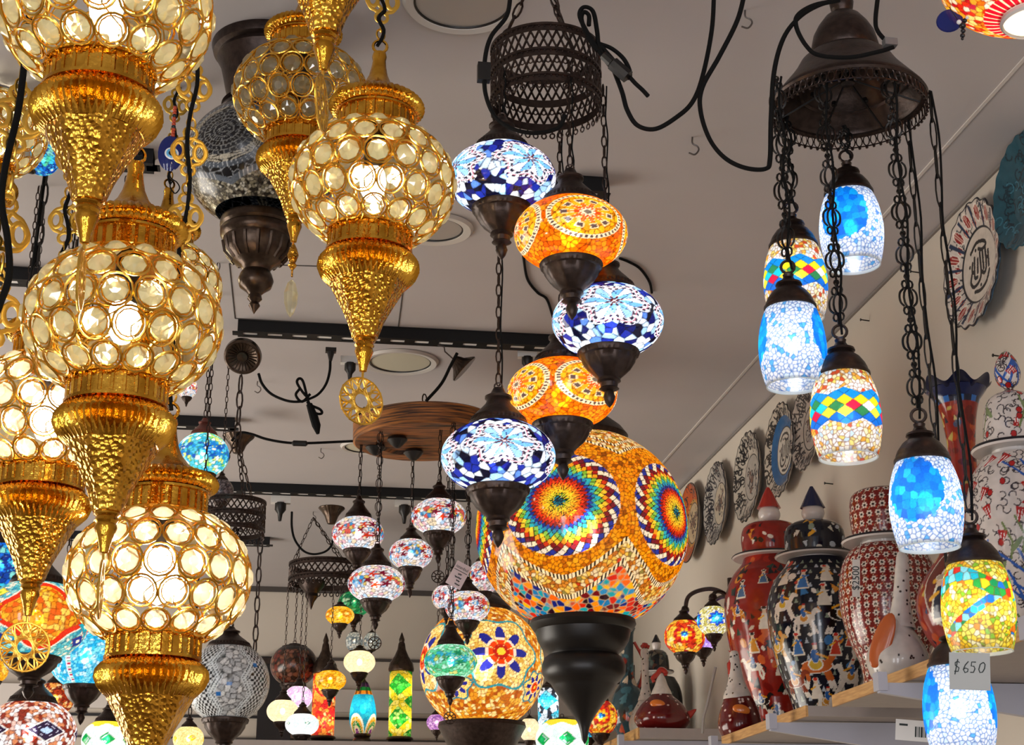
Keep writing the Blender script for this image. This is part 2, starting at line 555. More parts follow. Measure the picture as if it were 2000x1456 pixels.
# ---- designs: each returns per-vertex colours of a Surf
def d_bluewhite(sf, rng, t0=0.0):
    def field(p, rng):
        n = len(p.th)
        c = pal(rng, n, ['#10145a', '#1c2a8c', '#eef2ff', '#9cc4f0', '#c8def8', '#0a0a20', '#ffffff', '#5a84d8'], [3, 2, 2, 2, 2, 2, 1, 1])
        return c
    c = tiles(sf, 380, field, rng, '#0a0a18', 0.10, 1.0)
    p = sf.pts
    rho, phi, _ = med(p, 4, t0, 0.02)
    S_ = 0.56 * (1 + 0.15 * np.cos(6 * phi))
    inn = rho < S_ + 0.10
    q = (phi / (2 * pi) * 34) % 1; q2 = (phi / (2 * pi) * 26 + .3) % 1
    setc(c, inn, '#f4f2f6')
    setc(c, (np.abs(rho - S_ - 0.065) < 0.026) & (q < 0.58), '#15132a')
    setc(c, (np.abs(rho - S_ - 0.022) < 0.012), '#c86878')
    setc(c, (np.abs(rho - S_ + 0.045) < 0.030) & (q2 < 0.62), '#181630')
    setc(c, (np.abs(rho - S_ + 0.085) < 0.008), '#8a5a60')
    ins = rho < S_ - 0.10
    k = np.floor(phi / (2 * pi) * 16).astype(int) % 4
    C = np.array([lin(x) for x in ['#ffffff', '#9cccf4', '#e4f2ff', '#6fb0ec']])
    c[ins] = C[k][ins]
    setc(c, ins & ((((phi / (2 * pi) * 16) % 1) < .10)), '#2a3a78')
    pe = 0.20 + 0.12 * np.cos(8 * phi)
    setc(c, (rho < pe + 0.03), '#22305e'); setc(c, rho < pe, '#7cc0f4')
    pe2 = 0.11 + 0.08 * np.cos(8 * phi + pi)
    setc(c, rho < pe2 + .02, '#f4e8ea'); setc(c, rho < pe2, '#571a1e')
    setc(c, rho < 0.03, '#f0d8d8')
    return c


def d_orange(sf, rng, t0=0.0):
    def field(p, rng):
        rho, phi, _ = med(p, 4, t0, 0.0)
        n = len(p.th)
        o = pal(rng, n, ['#f08206', '#ea6e04', '#f4920e', '#e05c04'])
        y = pal(rng, n, ['#ffc828', '#fbb818', '#ffd850', '#f0a010'])
        return np.where((rho < 0.66)[:, None], y, o)
    c = tiles(sf, 800, field, rng, '#5c2004', 0.13, 1.0)
    p = sf.pts
    rho, phi, _ = med(p, 4, t0, 0.0)
    setc(c, (rho > 0.64) & (rho < 0.74), '#f4ece0')
    q = (phi / (2 * pi) * 44) % 1
    setc(c, (rho > 0.655) & (rho < 0.725) & (q < 0.55), '#4a4250')
    setc(c, rho < 0.40, '#f8b020')
    n8 = 10
    pe = 0.25 + 0.11 * np.cos(n8 * phi)
    setc(c, (rho < 0.36) & (rho < pe + 0.03), '#f6e8d8')
    setc(c, (rho < pe), '#e84812')
    setc(c, (rho < pe) & (rho > 0.17) & (np.cos(n8 * phi) > 0.86), '#fa8a2a')
    sq = (phi / (2 * pi) * n8 + 0.5) % 1
    blk = (rho > 0.37) & (rho < 0.47) & (np.abs(sq - 0.5) < 0.23)
    setc(c, (rho > 0.35) & (rho < 0.49) & (np.abs(sq - 0.5) < 0.30), '#f4e4d0')
    setc(c, blk, '#574a58')
    setc(c, rho < 0.12 + 0.04 * np.cos(n8 * phi), '#f2f0ea')
    setc(c, rho < 0.07, '#6e6a70')
    return c


MANDALA = [(0.035, ['#123a58']), (0.07, ['#1f8ab8', '#0c3a66']), (0.11, ['#f0d030', '#3a9a3a']), (0.15, ['#ffe040', '#e8d030']),
           (0.19, ['#ffb020', '#fad030']), (0.23, ['#f08018', '#f49a20']), (0.27, ['#d83018', '#e84818']), (0.31, ['#8a1a1c', '#b02420']),
           (0.35, ['#1c2ea0', '#2848c8']), (0.39, ['#1f8ad8', '#2aa8e0']), (0.43, ['#2ab8d8', '#88d060']), (0.47, ['#e8e040', '#7ab83a']),
           (0.51, ['#f0a020', '#f4c838']), (0.55, ['#7a1820', '#a82420', '#c83818']), (0.59, ['#f4f0ea', '#6a1830']), (0.63, ['#2434b0', '#e8e8f4'])]


def d_bigorange(sf, rng, t0=0.0):
    p = sf.pts
    def bands(pt):
        wd = 2 * pi / 5
        t = (pt.th - t0 + wd / 2) % wd - wd / 2
        lo = -0.72 + 0.40 * (np.abs(t) / (wd / 2)) ** 1.7
        hi = 0.86 - 0.22 * (np.abs(t) / (wd / 2)) ** 1.7
        return lo, hi
    def amber(pt, rng):
        lo, hi = bands(pt); n = len(pt.th)
        a = pal(rng, n, ['#f09a08', '#e88804', '#fab020', '#b86404', '#f0a010', '#8a4a04'], [3, 3, 2, 1.2, 2, .7])
        m = pal(rng, n, ['#e8c860', '#d89030', '#f0e0b0', '#b87028', '#8a8a50', '#c83818', '#e8e0d0'], [3, 2, 3, 2, 1, 1, 2])
        return np.where(((pt.lat < lo) | (pt.lat > hi))[:, None], m, a)
    c = tiles(sf, 7000, amber, rng, '#5a3006', 0.14, 1.0)
    def big(pt, rng):
        return pal(rng, len(pt.th), ['#f06808', '#0a78d0', '#6a0818', '#f0b800', '#0c1c88', '#10a0c8', '#c82008', '#e89008', '#280820', '#2a8ae0'])
    c2 = tiles(sf, 2700, big, rng, '#b0a48e', 0.10, 1.0)
    lo, hi = bands(p)
    m = p.lat < lo - 0.22; c[m] = c2[m]
    q = (p.th / (2 * pi) * 150) % 1
    for off, hw in ((0.0, 0.024), (-0.22, 0.028)):
        b = np.abs(p.lat - lo - off) < hw
        setc(c, b, '#f2eadc'); setc(c, b & (q < 0.45), '#2a1c10')
    for off in (0.0, 0.12):
        b = np.abs(p.lat - hi - off) < 0.02
        setc(c, b, '#f2eadc'); setc(c, b & (q < 0.45), '#2a1c10')
    rho, phi, _ = med(p, 5, t0, 0.05)
    polar_tiles(c, p, rho, phi, [(r * 0.88, k) for r, k in MANDALA], 40, '#2a1e18', 0.14)
    return c


def d_tanflower(sf, rng, t0=0.0):
    p = sf.pts
    def lobes(pt):
        rho, phi, k = med(pt, 4, t0, 0.12)
        return rho, phi, k, 0.62 * (1 + 0.10 * np.cos(6 * phi))
    def field(pt, rng):
        rho, phi, k, R = lobes(pt); n = len(pt.th)
        a = pal(rng, n, ['#e8b84a', '#f0e0b0', '#b86818', '#d89828', '#a04c10', '#fff0c8'], [3, 2, 3, 3, 2, 1])
        b = pal(rng, n, ['#f0e0a0', '#e8d080', '#fff4d0', '#c8a850'], [3, 3, 2, 1])
        return np.where((rho < R)[:, None], b, a)
    c = tiles(sf, 3200, field, rng, '#8a5a1a', 0.12, 1.0)
    rho, phi, k, R = lobes(p)
    setc(c, np.abs(rho - R) < 0.022, '#2a90b8')
    rho2, phi2, _ = med(p, 4, t0 + pi / 4, -0.42)
    R2 = 0.26 * (1 + 0.12 * np.cos(6 * phi2))
    m = rho2 < R2; setc(c, m & (((phi2 * 9) % 1) < 0.8), '#f0dc90')
    setc(c, np.abs(rho2 - R2) < 0.016, '#2a80a8')
    for rh, ph, sc in ((rho, phi, 0.44), (rho2, phi2, 0.20)):
        pe = sc * np.abs(np.cos(4 * ph)) ** 0.7 + 0.02
        mm = rh < pe
        setc(c, mm, '#2028a0')
        setc(c, mm & (rh < sc * 0.58), '#e8e0f0')
        setc(c, mm & (rh < sc * 0.48), '#d84010')
        setc(c, mm & (rh < sc * 0.3), '#a82018')
        setc(c, mm & (rh < sc * 0.15), '#ffd040')
    return c


def d_bluepatch(sf, rng, t0=0.0):
    p = sf.pts
    def field(pt, rng):
        return pal(rng, len(pt.th), ['#ffffff', '#f6fbff', '#e8f6ff', '#58b4f0'], [6, 4, 2, 1.0])
    c = tiles(sf, 900, field, rng, '#2470c0', 0.15, 1.0)
    def scales(pt, rng):
        return pal(rng, len(pt.th), ['#0a7ae8', '#1090f0', '#0868d8', '#12a8f0', '#28c0f4'], [3, 3, 2, 2, 1])
    c2 = tiles(sf, 300, scales, rng, '#0a60c8', 0.035, 0.5)
    wd = pi
    t = (p.th - t0 + wd / 2) % wd - wd / 2
    wob = 0.07 * np.sin(p.th * 23) + 0.06 * np.sin(p.s * 61 + p.th * 9)
    e = (t / 0.84) ** 2 + ((p.s - 0.41) / 0.37) ** 2 + wob
    m = e < 1; c[m] = c2[m]
    return c


def d_diamondband(sf, rng, t0=0.0):
    p = sf.pts
    def field(pt, rng):
        return pal(rng, len(pt.th), ['#ffffff', '#fff0c0', '#f8b040', '#f8e070', '#d84a20', '#fff8e8', '#c8e0f0'], [5, 3, 1.6, 2, 1, 3, 1])
    c = tiles(sf, 1000, field, rng, '#94561a', 0.15, 1.0)
    n = 13
    u = (p.th - t0) / (2 * pi) * n; v = (p.s - 0.5) * 15.0
    a = u + v / 2; b = u - v / 2
    ia, ib = np.floor(a), np.floor(b)
    fa, fb = a - ia, b - ib
    row = ia - ib
    zig = np.abs(((u * 0.5) % 1) - 0.5) * 2
    band = np.abs(p.s - 0.5) < 0.15 + 0.07 * zig
    C = np.array([lin(x) for x in ['#0a84d8', '#ffd21c', '#14b8d8', '#ffe23a', '#0a6ad0']])
    cc = C[np.clip(row.astype(int) + 2, 0, 4)]
    alt = ((ia + ib).astype(int) % 5 == 0) & (np.abs(row) < 1.5)
    cc[alt] = np.array(lin('#d81840'))
    alt = ((ia + ib).astype(int) % 5 == 2) & (np.abs(row) < 0.5)
    cc[alt] = np.array(lin('#ffffff'))
    alt = ((ia * 3 + ib).astype(int) % 7 == 3) & (np.abs(row) < 1.5)
    cc[alt] = np.array(lin('#2a7a48'))
    g = np.minimum(np.minimum(fa, 1 - fa), np.minimum(fb, 1 - fb)) < 0.05
    cc[g] *= 0.45
    c[band] = cc[band]
    return c


def d_yellowmulti(sf, rng, t0=0.0):
    p = sf.pts
    def field(pt, rng):
        return pal(rng, len(pt.th), ['#ffe040', '#ffee70', '#f8c020', '#fff8d0', '#88c030', '#f09020'], [4, 3, 2, 2, 1, 1])
    c = tiles(sf, 1000, field, rng, '#86600e', 0.15, 1.0)
    def big(pt, rng):
        return pal(rng, len(pt.th), ['#18b4c8', '#28a040', '#e03020', '#f07818', '#ffd020', '#1870d0', '#88d8e8', '#148a50'])
    c2 = tiles(sf, 300, big, rng, '#705018', 0.07, 0.5)
    u = p.th - t0
    m = (np.abs(p.s - 0.30 - 0.10 * np.sin(u * 2)) < 0.10) | (np.abs(np.sin(u * 1.5 + p.s * 6)) < 0.34) & (p.s > 0.15) & (p.s < 0.85)
    c[m] = c2[m]
    return c


def star_design(base, basew, stars, chips, grout, n=420, k=4, size=0.5, pts_=6):
    def d(sf, rng, t0=0.0):
        def field(pt, rng):
            m = len(pt.th)
            c = pal(rng, m, base, basew)
            rho, phi, _ = med(pt, k, t0 + pi / k, 0.0)
            c2 = pal(rng, m, chips)
            return np.where((rho < 0.42)[:, None], c2, c)
        c = tiles(sf, n, field, rng, grout, 0.11, 1.0)
        p = sf.pts
        rho, phi, _ = med(p, k, t0, 0.0)
        for rr, aa, col in stars:
            for j in range(pts_):
                ph = 2 * pi * j / pts_ + aa
                dx = rho * np.cos(phi) - rr * cos(ph); dy = rho * np.sin(phi) - rr * sin(ph)
                r2 = np.hypot(dx, dy); f2 = np.arctan2(dy, dx)
                setc(c, r2 < 0.14 * (1 + 0.5 * np.cos(5 * f2)), col[j % len(col)])
        setc(c, rho < 0.14 * (1 + 0.3 * np.cos(8 * phi)), chips[0])
        setc(c, rho < 0.07, '#fff8d8')
        return c
    return d


d_redstar = star_design(['#ffffff', '#fff4f0', '#ffe8c0', '#bfe0f8', '#f4c0c8'], [4, 3, 2, 2, 2], [(0.38, 0.2, ['#d83010', '#7a0828'])],
                        ['#3a9ad8', '#8ad0f0', '#f0d060', '#e86050', '#ffffff'], '#4a3844')
d_greenstar = star_design(['#70e0a8', '#a8f0c8', '#48c888', '#d8fff0', '#f0e080'], [3, 3, 2, 2, 1], [(0.34, 0.2, ['#2aa8c8', '#108a60'])],
                          ['#30b0d8', '#b8f0f0', '#60d890', '#f0e880'], '#3a7a38')
d_turq = star_design(['#58d0e8', '#a8f0f8', '#f0f080', '#40b8e0', '#ffffff', '#98e060'], [3, 2, 2, 2, 2, 1], [(0.3, 0.5, ['#1050a8', '#1878c8'])],
                     ['#1888d8', '#58c8f0', '#2858b8'], '#2a8a50', 500)
d_greenleaf = star_design(['#30b880', '#70d8a0', '#189858', '#b8f0c8', '#208a68'], [3, 2, 3, 1, 2], [(0.3, 0, ['#0a6a48'])], ['#40c890', '#d0f8e0'], '#0a4a30', 200)
d_yellow = star_design(['#ffd040', '#ffc020', '#f8e080', '#f0b010'], [3, 3, 1, 1], [(0.3, 0, ['#c88010'])], ['#ffe888', '#ffd848'], '#8a5a08', 300)
d_white = star_design(['#fffdf4', '#f8f8ee', '#fff8e0'], [5, 2, 1], [(0.02, 0, ['#fff4c0'])], ['#fffdf0', '#fff8e8'], '#e8e4d4', 120)
d_whitegreen = star_design(['#ffffff', '#f0fcf8'], [5, 2], [(0.0, 0, ['#3a8a70'])], ['#f4fffa', '#e4f8f0'], '#c8e0d8', 120, 5)
d_pink = star_design(['#ffe8f8', '#f8c8f0', '#ffffff'], [3, 2, 2], [(0.0, 0, ['#f0a8e0'])], ['#fff0fc', '#f8d0f4'], '#d8a0cc', 200)
d_clear = star_design(['#e8eef4', '#c8d4dc', '#ffffff', '#98a8b8'], [3, 2, 2, 1], [(0.3, 0, ['#687888'])], ['#f0f4f8', '#a8b8c8'], '#485868', 140)
d_purple = star_design(['#b888e8', '#d0a8f8', '#9868d0', '#e8d0ff'], [3, 3, 2, 1], [(0.0, 0, ['#b080e0'])], ['#c8a0f0'], '#6838a0', 400)
d_bluelamp = star_design(['#1868d0', '#28a0e8', '#38c0e0', '#88d8c8', '#103a90'], [3, 3, 2, 2, 2], [(0.3, 0, ['#0a2a80'])], ['#40d0e8', '#58e0a8'], '#0c1430', 260)
d_rosette = star_design(['#f0d050', '#d84020', '#a81828', '#f8e8b0', '#e89020'], [3, 2, 2, 1, 1], [(0.0, 0, ['#1878c8'])], ['#f0c830', '#ffe060'], '#5a2808', 300)


def d_rose2(sf, rng, t0=0.0):
    c = d_rosette(sf, rng, t0)
    rho, phi, _ = med(sf.pts, 4, t0, 0.0)
    polar_tiles(c, sf.pts, rho, phi, [(0.12, ['#30c0f0', '#1890d8']), (0.26, ['#1878d0', '#1040a8']), (0.36, ['#ffe040', '#ffd020']),
                                      (0.46, ['#f8c020', '#d03018']), (0.56, ['#a81828', '#d84020'])], 16, None)
    return c


def d_bluestar(sf, rng, t0=0.0):
    c = tiles(sf, 500, lambda pt, r: pal(r, len(pt.th), ['#fff4c0', '#f0e080', '#ffffff', '#d8c860']), rng, '#6a6018', 0.13, 1.0)
    rho, phi, _ = med(sf.pts, 4, t0, 0.0)
    setc(c, rho < 0.48 * (1 + 0.2 * np.cos(8 * phi)), '#1848c8')
    setc(c, rho < 0.30 * (1 + 0.2 * np.cos(8 * phi)), '#20b8e0')
    setc(c, rho < 0.13, '#c8ffff')
    return c


def d_scroll(sf, rng, t0=0.0):
    p = sf.pts
    c = tiles(sf, 1500, lambda pt, r: pal(r, len(pt.th), ['#48c0f0', '#88dcf8', '#e8f8ff', '#2898d8'], [3, 3, 2, 1]), rng, '#2a70a0', 0.12, 1.0)
    y = tiles(sf, 900, lambda pt, r: pal(r, len(pt.th), ['#f8c030', '#f09820', '#ffe070', '#e86818']), rng, '#8a4808', 0.12, 1.0)
    rho, phi, k = med(p, 3, t0, 0.0)
    R = 0.78 * (1 + 0.14 * np.cos(4 * phi))
    m = rho < R; c[m] = y[m]
    setc(c, np.abs(rho - R) < 0.07, '#d83018'); setc(c, np.abs(rho - R - 0.09) < 0.02, '#e8f0ff')
    u = (p.th - t0 - pi / 3) % (2 * pi / 3); u = np.minimum(u, 2 * pi / 3 - u)
    for lt, col, cc in ((0.22, '#f08a10', '#ffffff'), (-0.2, '#10a8e0', '#c8f4ff'), (0.6, '#e8f060', '#a8d020'), (-0.6, '#1838b0', '#ffffff')):
        dd = u / 0.26 + np.abs(p.lat - lt) / 0.17
        setc(c, dd < 1.1, '#7a3008'); setc(c, dd < 1.0, col); setc(c, dd < 0.36, cc)
    return c


def d_tealdots(sf, rng, t0=0.0):
    p = sf.pts
    c = tiles(sf, 1300, lambda pt, r: pal(r, len(pt.th), ['#38c8e8', '#88e4f4', '#d8f8ff', '#20a8d8']), rng, '#1080a8', 0.12, 1.0)
    u = (p.th - t0) % 1.2
    b = (u < 0.14)
    setc(c, b, '#f4f0f0')
    q = (p.s * 24) % 2
    setc(c, b & (np.abs(u - 0.07) < 0.05) & (q < 0.6), '#c81838'); setc(c, b & (np.abs(u - 0.07) < 0.05) & (q > 1.0) & (q < 1.6), '#28a050')
    return c


def diamonds(base, dcol, ccol, grout, k, hw, hh, n=900, top=None):
    def d(sf, rng, t0=0.0):
        p = sf.pts
        c = tiles(sf, n, lambda pt, r: pal(r, len(pt.th), base), rng, grout, 0.12, 1.0)
        wd = 2 * pi / k
        u = (p.th - t0 + wd / 2) % wd - wd / 2
        for lt in (-0.05,):
            dd = np.abs(u) / hw + np.abs(p.lat - lt) / hh
            setc(c, dd < 1.12, '#f0ece4'); setc(c, dd < 1.0, dcol)
            setc(c, (dd < 1) & ((np.abs((dd * 3) % 1 - 0.5) > 0.44)), '#c8c4d8')
            setc(c, dd < 0.36, ccol)
        if top: setc(c, (p.lat > 0.75 + 0.1 * np.cos(6 * p.th)), top)
        return c
    return d


d_maroon = diamonds(['#f8e8e0', '#ffffff', '#e8c0b0', '#8a3020', '#d88858'], '#2a1a38', '#b8d4f8', '#5a2018', 5, 0.42, 0.34)
d_greendia = diamonds(['#ffffff', '#f4fffa', '#e8fcf4'], '#109848', '#20b060', '#d0e8dc', 6, 0.36, 0.36, 200, '#f0d030')
d_checker = diamonds(['#f8e0b8', '#a83818', '#7a2010', '#f0b060'], '#f0a030', '#ffe0a0', '#501808', 6, 0.2, 0.2, 400)
d_cream = diamonds(['#fffbe0', '#fff4c8'], '#f8d818', '#fff080', '#d8c880', 5, 0.3, 0.3, 200)


def d_corner(sf, rng, t0=0.0):
    c = tiles(sf, 1500, lambda pt, r: pal(r, len(pt.th), ['#f8b030', '#e83018', '#ffe8a0', '#ffffff', '#f07818', '#c81828', '#f8d040'], [3, 2, 2, 2, 2, 1, 2]), rng, '#8a2a10', 0.12, 1.0)
    p = sf.pts
    setc(c, p.lat < -1.02, '#c81030')
    setc(c, (p.lat < -1.02) & (((p.th * 18 / pi) % 1) < 0.25), '#f8e0d8')
    setc(c, np.abs(p.lat + 0.15) < 0.05, '#30a8d8')
    return c


def d_silver(sf, rng, t0=0.0):
    p = sf.pts
    c = tiles(sf, 560, lambda pt, r: pal(r, len(pt.th), ['#e4e6e8', '#d0d4d8', '#f2f4f4', '#c0c4c8']), rng, '#16171c', 0.11, 1.0)
    u = (p.th - t0) % (pi / 2) - pi / 4
    zz = 0.22 * np.abs(((p.lat * 1.15) % 1) * 2 - 1)
    dd = np.abs(u) - 0.26 - zz
    chk = (((p.th * 7) % 1 < 0.5) ^ ((p.lat * 6.5) % 1 < 0.5))
    m = (dd < 0)
    setc(c, m, '#e4e8ea'); setc(c, m & chk, '#14161c')
    setc(c, np.abs(dd) < 0.10, '#eaf2f6')
    setc(c, np.abs(np.abs(dd) - 0.05) < 0.012, '#30363e')
    rng2 = np.random.default_rng(5)
    for _ in range(5):
        t, l = rng2.uniform(-1.2, 1.2), rng2.uniform(-0.5, 0.6)
        setc(c, (np.abs(p.th - t) < 0.06) & (np.abs(p.lat - l) < 0.05), '#2a78c8')
    return c


def d_blackmosaic(sf, rng, t0=0.0):
    p = sf.pts
    c = tiles(sf, 620, lambda pt, r: pal(r, len(pt.th), ['#0b0c10', '#16181e', '#24262c', '#0a0a0e', '#2e3238']), rng, '#b8bcc0', 0.055, 1.0)
    low = tiles(sf, 5200, lambda pt, r: pal(r, len(pt.th), ['#c8c0a8', '#6a6458', '#2a2620', '#e0dccc', '#908870']), rng, '#18140e', 0.16, 1.0)
    wd = 2 * pi / 4
    t = np.abs((p.th - t0 + wd / 2) % wd - wd / 2)
    m = p.lat < -0.86 + 0.36 * (t / (wd / 2)); c[m] = low[m]
    b = np.abs(p.lat + 0.83 - 0.36 * (t / (wd / 2))) < 0.05
    setc(c, b, '#6a727c'); setc(c, b & (((p.th * 14) % 1) < 0.12), '#d0d0d0')
    rho, phi, _ = med(p, 4, t0, 0.05)
    polar_tiles(c, p, rho, phi, [(0.06, ['#181a20']), (0.14, ['#0b0c10', '#202228']), (0.22, ['#101218', '#2a2c34', '#0b0c10']), (0.30, ['#0b0c10', '#18120e']),
                                 (0.38, ['#101218', '#22242c', '#1a1a20']), (0.45, ['#0b0c10', '#30343c'])], 30, '#8c8c88', 0.08, True)
    for r0 in (0.475, 0.515, 0.555):
        setc(c, np.abs(rho - r0) < 0.018, '#c8c0ac'); setc(c, (np.abs(rho - r0) < 0.018) & (((phi * 30) % 1) < 0.4), '#2a241c')
    setc(c, (rho > 0.575) & (rho < 0.66), '#5c646e')
    setc(c, (rho > 0.575) & (rho < 0.66) & (((phi * 9) % 1) < 0.14), '#c8ccd0')
    setc(c, (np.abs(p.th - t0 - 0.86) < 0.05) & (np.abs(p.lat + 0.12) < 0.05), '#40b0e0')
    setc(c, (np.abs(p.th - t0 - 0.82) < 0.04) & (np.abs(p.lat + 0.25) < 0.045), '#f0d020')
    return c


def d_brownball(sf, rng, t0=0.0):
    p = sf.pts
    c = tiles(sf, 260, lambda pt, r: pal(r, len(pt.th), ['#5a3a2a', '#7a4a34', '#3a2418', '#8a5a48', '#6a2a20']), rng, '#140c08', 0.16, 1.0)
    setc(c, p.lat > 0.72, '#2a2826')
    return c


def d_greychips(sf, rng, t0=0.0):
    return tiles(sf, 400, lambda pt, r: pal(r, len(pt.th), ['#6a6064', '#8a7c80', '#504850', '#a09498']), rng, '#18141a', 0.2, 1.0)


def d_cyl(cols, band, grout):
    def d(sf, rng, t0=0.0):
        p = sf.pts
        c = tiles(sf, 420, lambda pt, r: pal(r, len(pt.th), cols), rng, grout, 0.14, 1.0)
        c2 = tiles(sf, 300, lambda pt, r: pal(r, len(pt.th), band), rng, grout, 0.05, 1.0)
        z = np.abs(((p.s * 3.2 + 0.9) % 1.6) - 0.8)
        m = np.abs(np.abs(np.sin(p.th * 1.0 + t0)) * 0.55 - z) < 0.24; c[m] = c2[m]
        return c
    return d


d_greencyl = d_cyl(['#28a838', '#48c850', '#189030', '#a8e888'], ['#f0e040', '#fff088', '#e8d020'], '#1a5a18')
d_redcyl = d_cyl(['#f04028', '#f88048', '#ffd060', '#e02838', '#ff9858', '#ffe8b0'], ['#f85838', '#ffb050', '#e83040'], '#8a1810')
d_cyancyl = d_cyl(['#28c0e0', '#48d8f0', '#88e8f8'], ['#ffffff', '#303038', '#f0f4f8'], '#105a78')


def d_egg(sf, rng, t0=0.0):
    p = sf.pts
    c = tiles(sf, 260, lambda pt, r: pal(r, len(pt.th), ['#18a8e0', '#28b8e8', '#1098d8']), rng, '#0a78b0', 0.05, 1.0)
    for s0, s1, cols in ((0.0, 0.10, ['#3a2048', '#6a3a78']), (0.10, 0.17, ['#188a40', '#106a30']), (0.17, 0.25, ['#f09820', '#8a4a10'])):
        m = (p.s >= s0) & (p.s < s1); k = ((p.th * 11 / pi).astype(int) % 2)
        setc(c, m & (k == 0), cols[0]); setc(c, m & (k == 1), cols[1])
    wd = pi / 2
    t = (p.th - t0) % wd - wd / 2
    dd = np.hypot(t * 0.55, (p.s - 1.0) * 1.05)
    for r, col in ((0.42, '#ffffff'), (0.36, '#f0b020'), (0.28, '#289048'), (0.20, '#f8e8d0'), (0.14, '#8a28a0')):
        setc(c, dd < r, col)
        if r < 0.4: setc(c, (dd < r) & (dd > r - 0.07) & (((np.arctan2(t, p.s - 1.0) * 9) % 1) < 0.16), '#f8f0e0')
    return c


# ------------------------------------------------------------------ chains and small hardware
def chain_plain(mb, z0, z1, L=0.026, w=0.010, r=0.0016, x=0.0, y=0.0):
    n = max(1, int((z1 - z0) / (L * 0.8)))
    st = (z1 - z0) / n
    for i in range(n):
        mb.ring(1.0, r, 10, 4, T(x, y, z0 + (i + .5) * st) @ RZ(pi / 2 * (i % 2) + 0.3), w / 2, st * 0.60)


def chain_line(mb, a, b, L=0.026, w=0.010, r=0.0016):
    a, b = Vector(a), Vector(b)
    q = (b - a).to_track_quat('Z', 'Y').to_matrix().to_4x4()
    m2 = MB(); chain_plain(m2, 0, (b - a).length, L, w, r)
    mb.add(m2.v, m2.f, T(*a) @ q)


def chain_fancy(mb, z0, z1, L=0.075, w=0.022, r=0.0013):
    """openwork lantern links: an oval with side lobes, joined by pairs of little rings"""
    n = max(1, int(round((z1 - z0) / L))); st = (z1 - z0) / n
    for i in range(n):
        c = z0 + (i + .5) * st
        M = T(0, 0, c) @ RZ(0.35 * (i % 3 - 1))
        mb.ring(1, r, 12, 4, M, w * 0.26, st * 0.22)
        for sx in (-1, 1):
            pts = [(sx * w * 0.26, 0, st * 0.20), (sx * w * 0.46, 0, st * 0.12), (sx * w * 0.52, 0, 0), (sx * w * 0.46, 0, -st * 0.12), (sx * w * 0.26, 0, -st * 0.20)]
            mb.tube(spline(pts, 3), r, 4, False, M)
            for sz in (-1, 1):
                mb.ring(1, r, 8, 4, M @ T(sx * w * 0.17, 0, sz * st * 0.30), w * 0.15, st * 0.085)
        for sz in (-1, 1):
            mb.ring(1, r, 8, 4, M @ T(0, 0, sz * st * 0.41) @ RZ(pi / 2), w * 0.13, st * 0.075)
        mb.ring(1, r, 8, 4, T(0, 0, c + st * 0.49), w * 0.12, st * 0.05)


def filigree_link(mb, M, w, h, r):
    """flat cut gold link: round eyes at both ends, a lens body with an oval hole each side"""
    mb.ring(1, r, 12, 6, M @ T(0, 0, h * 0.40), w * 0.20, h * 0.12, 0.5)
    mb.ring(1, r, 12, 6, M @ T(0, 0, -h * 0.40), w * 0.20, h * 0.12, 0.5)
    for sx in (-1, 1):
        mb.ring(1, r * 1.25, 16, 6, M @ T(sx * w * 0.32, 0, 0) @ RY(0), w * 0.17, h * 0.17, 0.5)
        mb.tube(spline([(sx * w * 0.12, 0, h * 0.30), (sx * w * 0.22, 0, h * 0.26), (sx * w * 0.36, 0, h * 0.22), (sx * w * 0.50, 0, h * 0.08), (sx * w * 0.52, 0, 0),
                        (sx * w * 0.50, 0, -h * 0.08), (sx * w * 0.36, 0, -h * 0.22), (sx * w * 0.22, 0, -h * 0.26), (sx * w * 0.12, 0, -h * 0.30)], 3), r * 1.1, 6, False, M, 0.5, (0, 1, 0))
        mb.tube(spline([(sx * w * 0.10, 0, h * 0.27), (sx * w * 0.04, 0, h * 0.18), (sx * w * 0.15, 0, h * 0.10)], 3), r * 0.9, 6, False, M, 0.5, (0, 1, 0))
        mb.tube(spline([(sx * w * 0.10, 0, -h * 0.27), (sx * w * 0.04, 0, -h * 0.18), (sx * w * 0.15, 0, -h * 0.10)], 3), r * 0.9, 6, False, M, 0.5, (0, 1, 0))


def gold_chain(mb, z0, z1, rng, lw=0.040, lh=0.062, gap=0.026):
    z = z0; k = 0
    while z < z1:
        if k % 2 == 0:
            for j in (0, 1):
                mb.ring(1, 0.0014, 10, 5, T(0, 0, z + gap * (0.27 + 0.46 * j)) @ RZ(1.2 * j + 0.3), 0.0055, gap * 0.30)
            z += gap
        else:
            filigree_link(mb, T(0, 0, z + lh / 2) @ RZ(rng.uniform(-0.7, 0.7)), lw, lh, 0.0024)
            z += lh
        k += 1


def bulb_mesh(name, r, mat, tall=1.5):
    mb = MB(); mb.ball((0, 0, 0), (r, r, r * tall), 10, 6)
    return mb.mesh(name, mat)


# ------------------------------------------------------------------ gold crystal lamps
GS = 0.1 / 158.0          # metres per photo pixel of the reference lamp


def gp(*rows):
    out = []
    for q in rows:
        out.append((q[0] * GS, q[1] * GS * 1.08) + tuple(q[2:]))
    return out


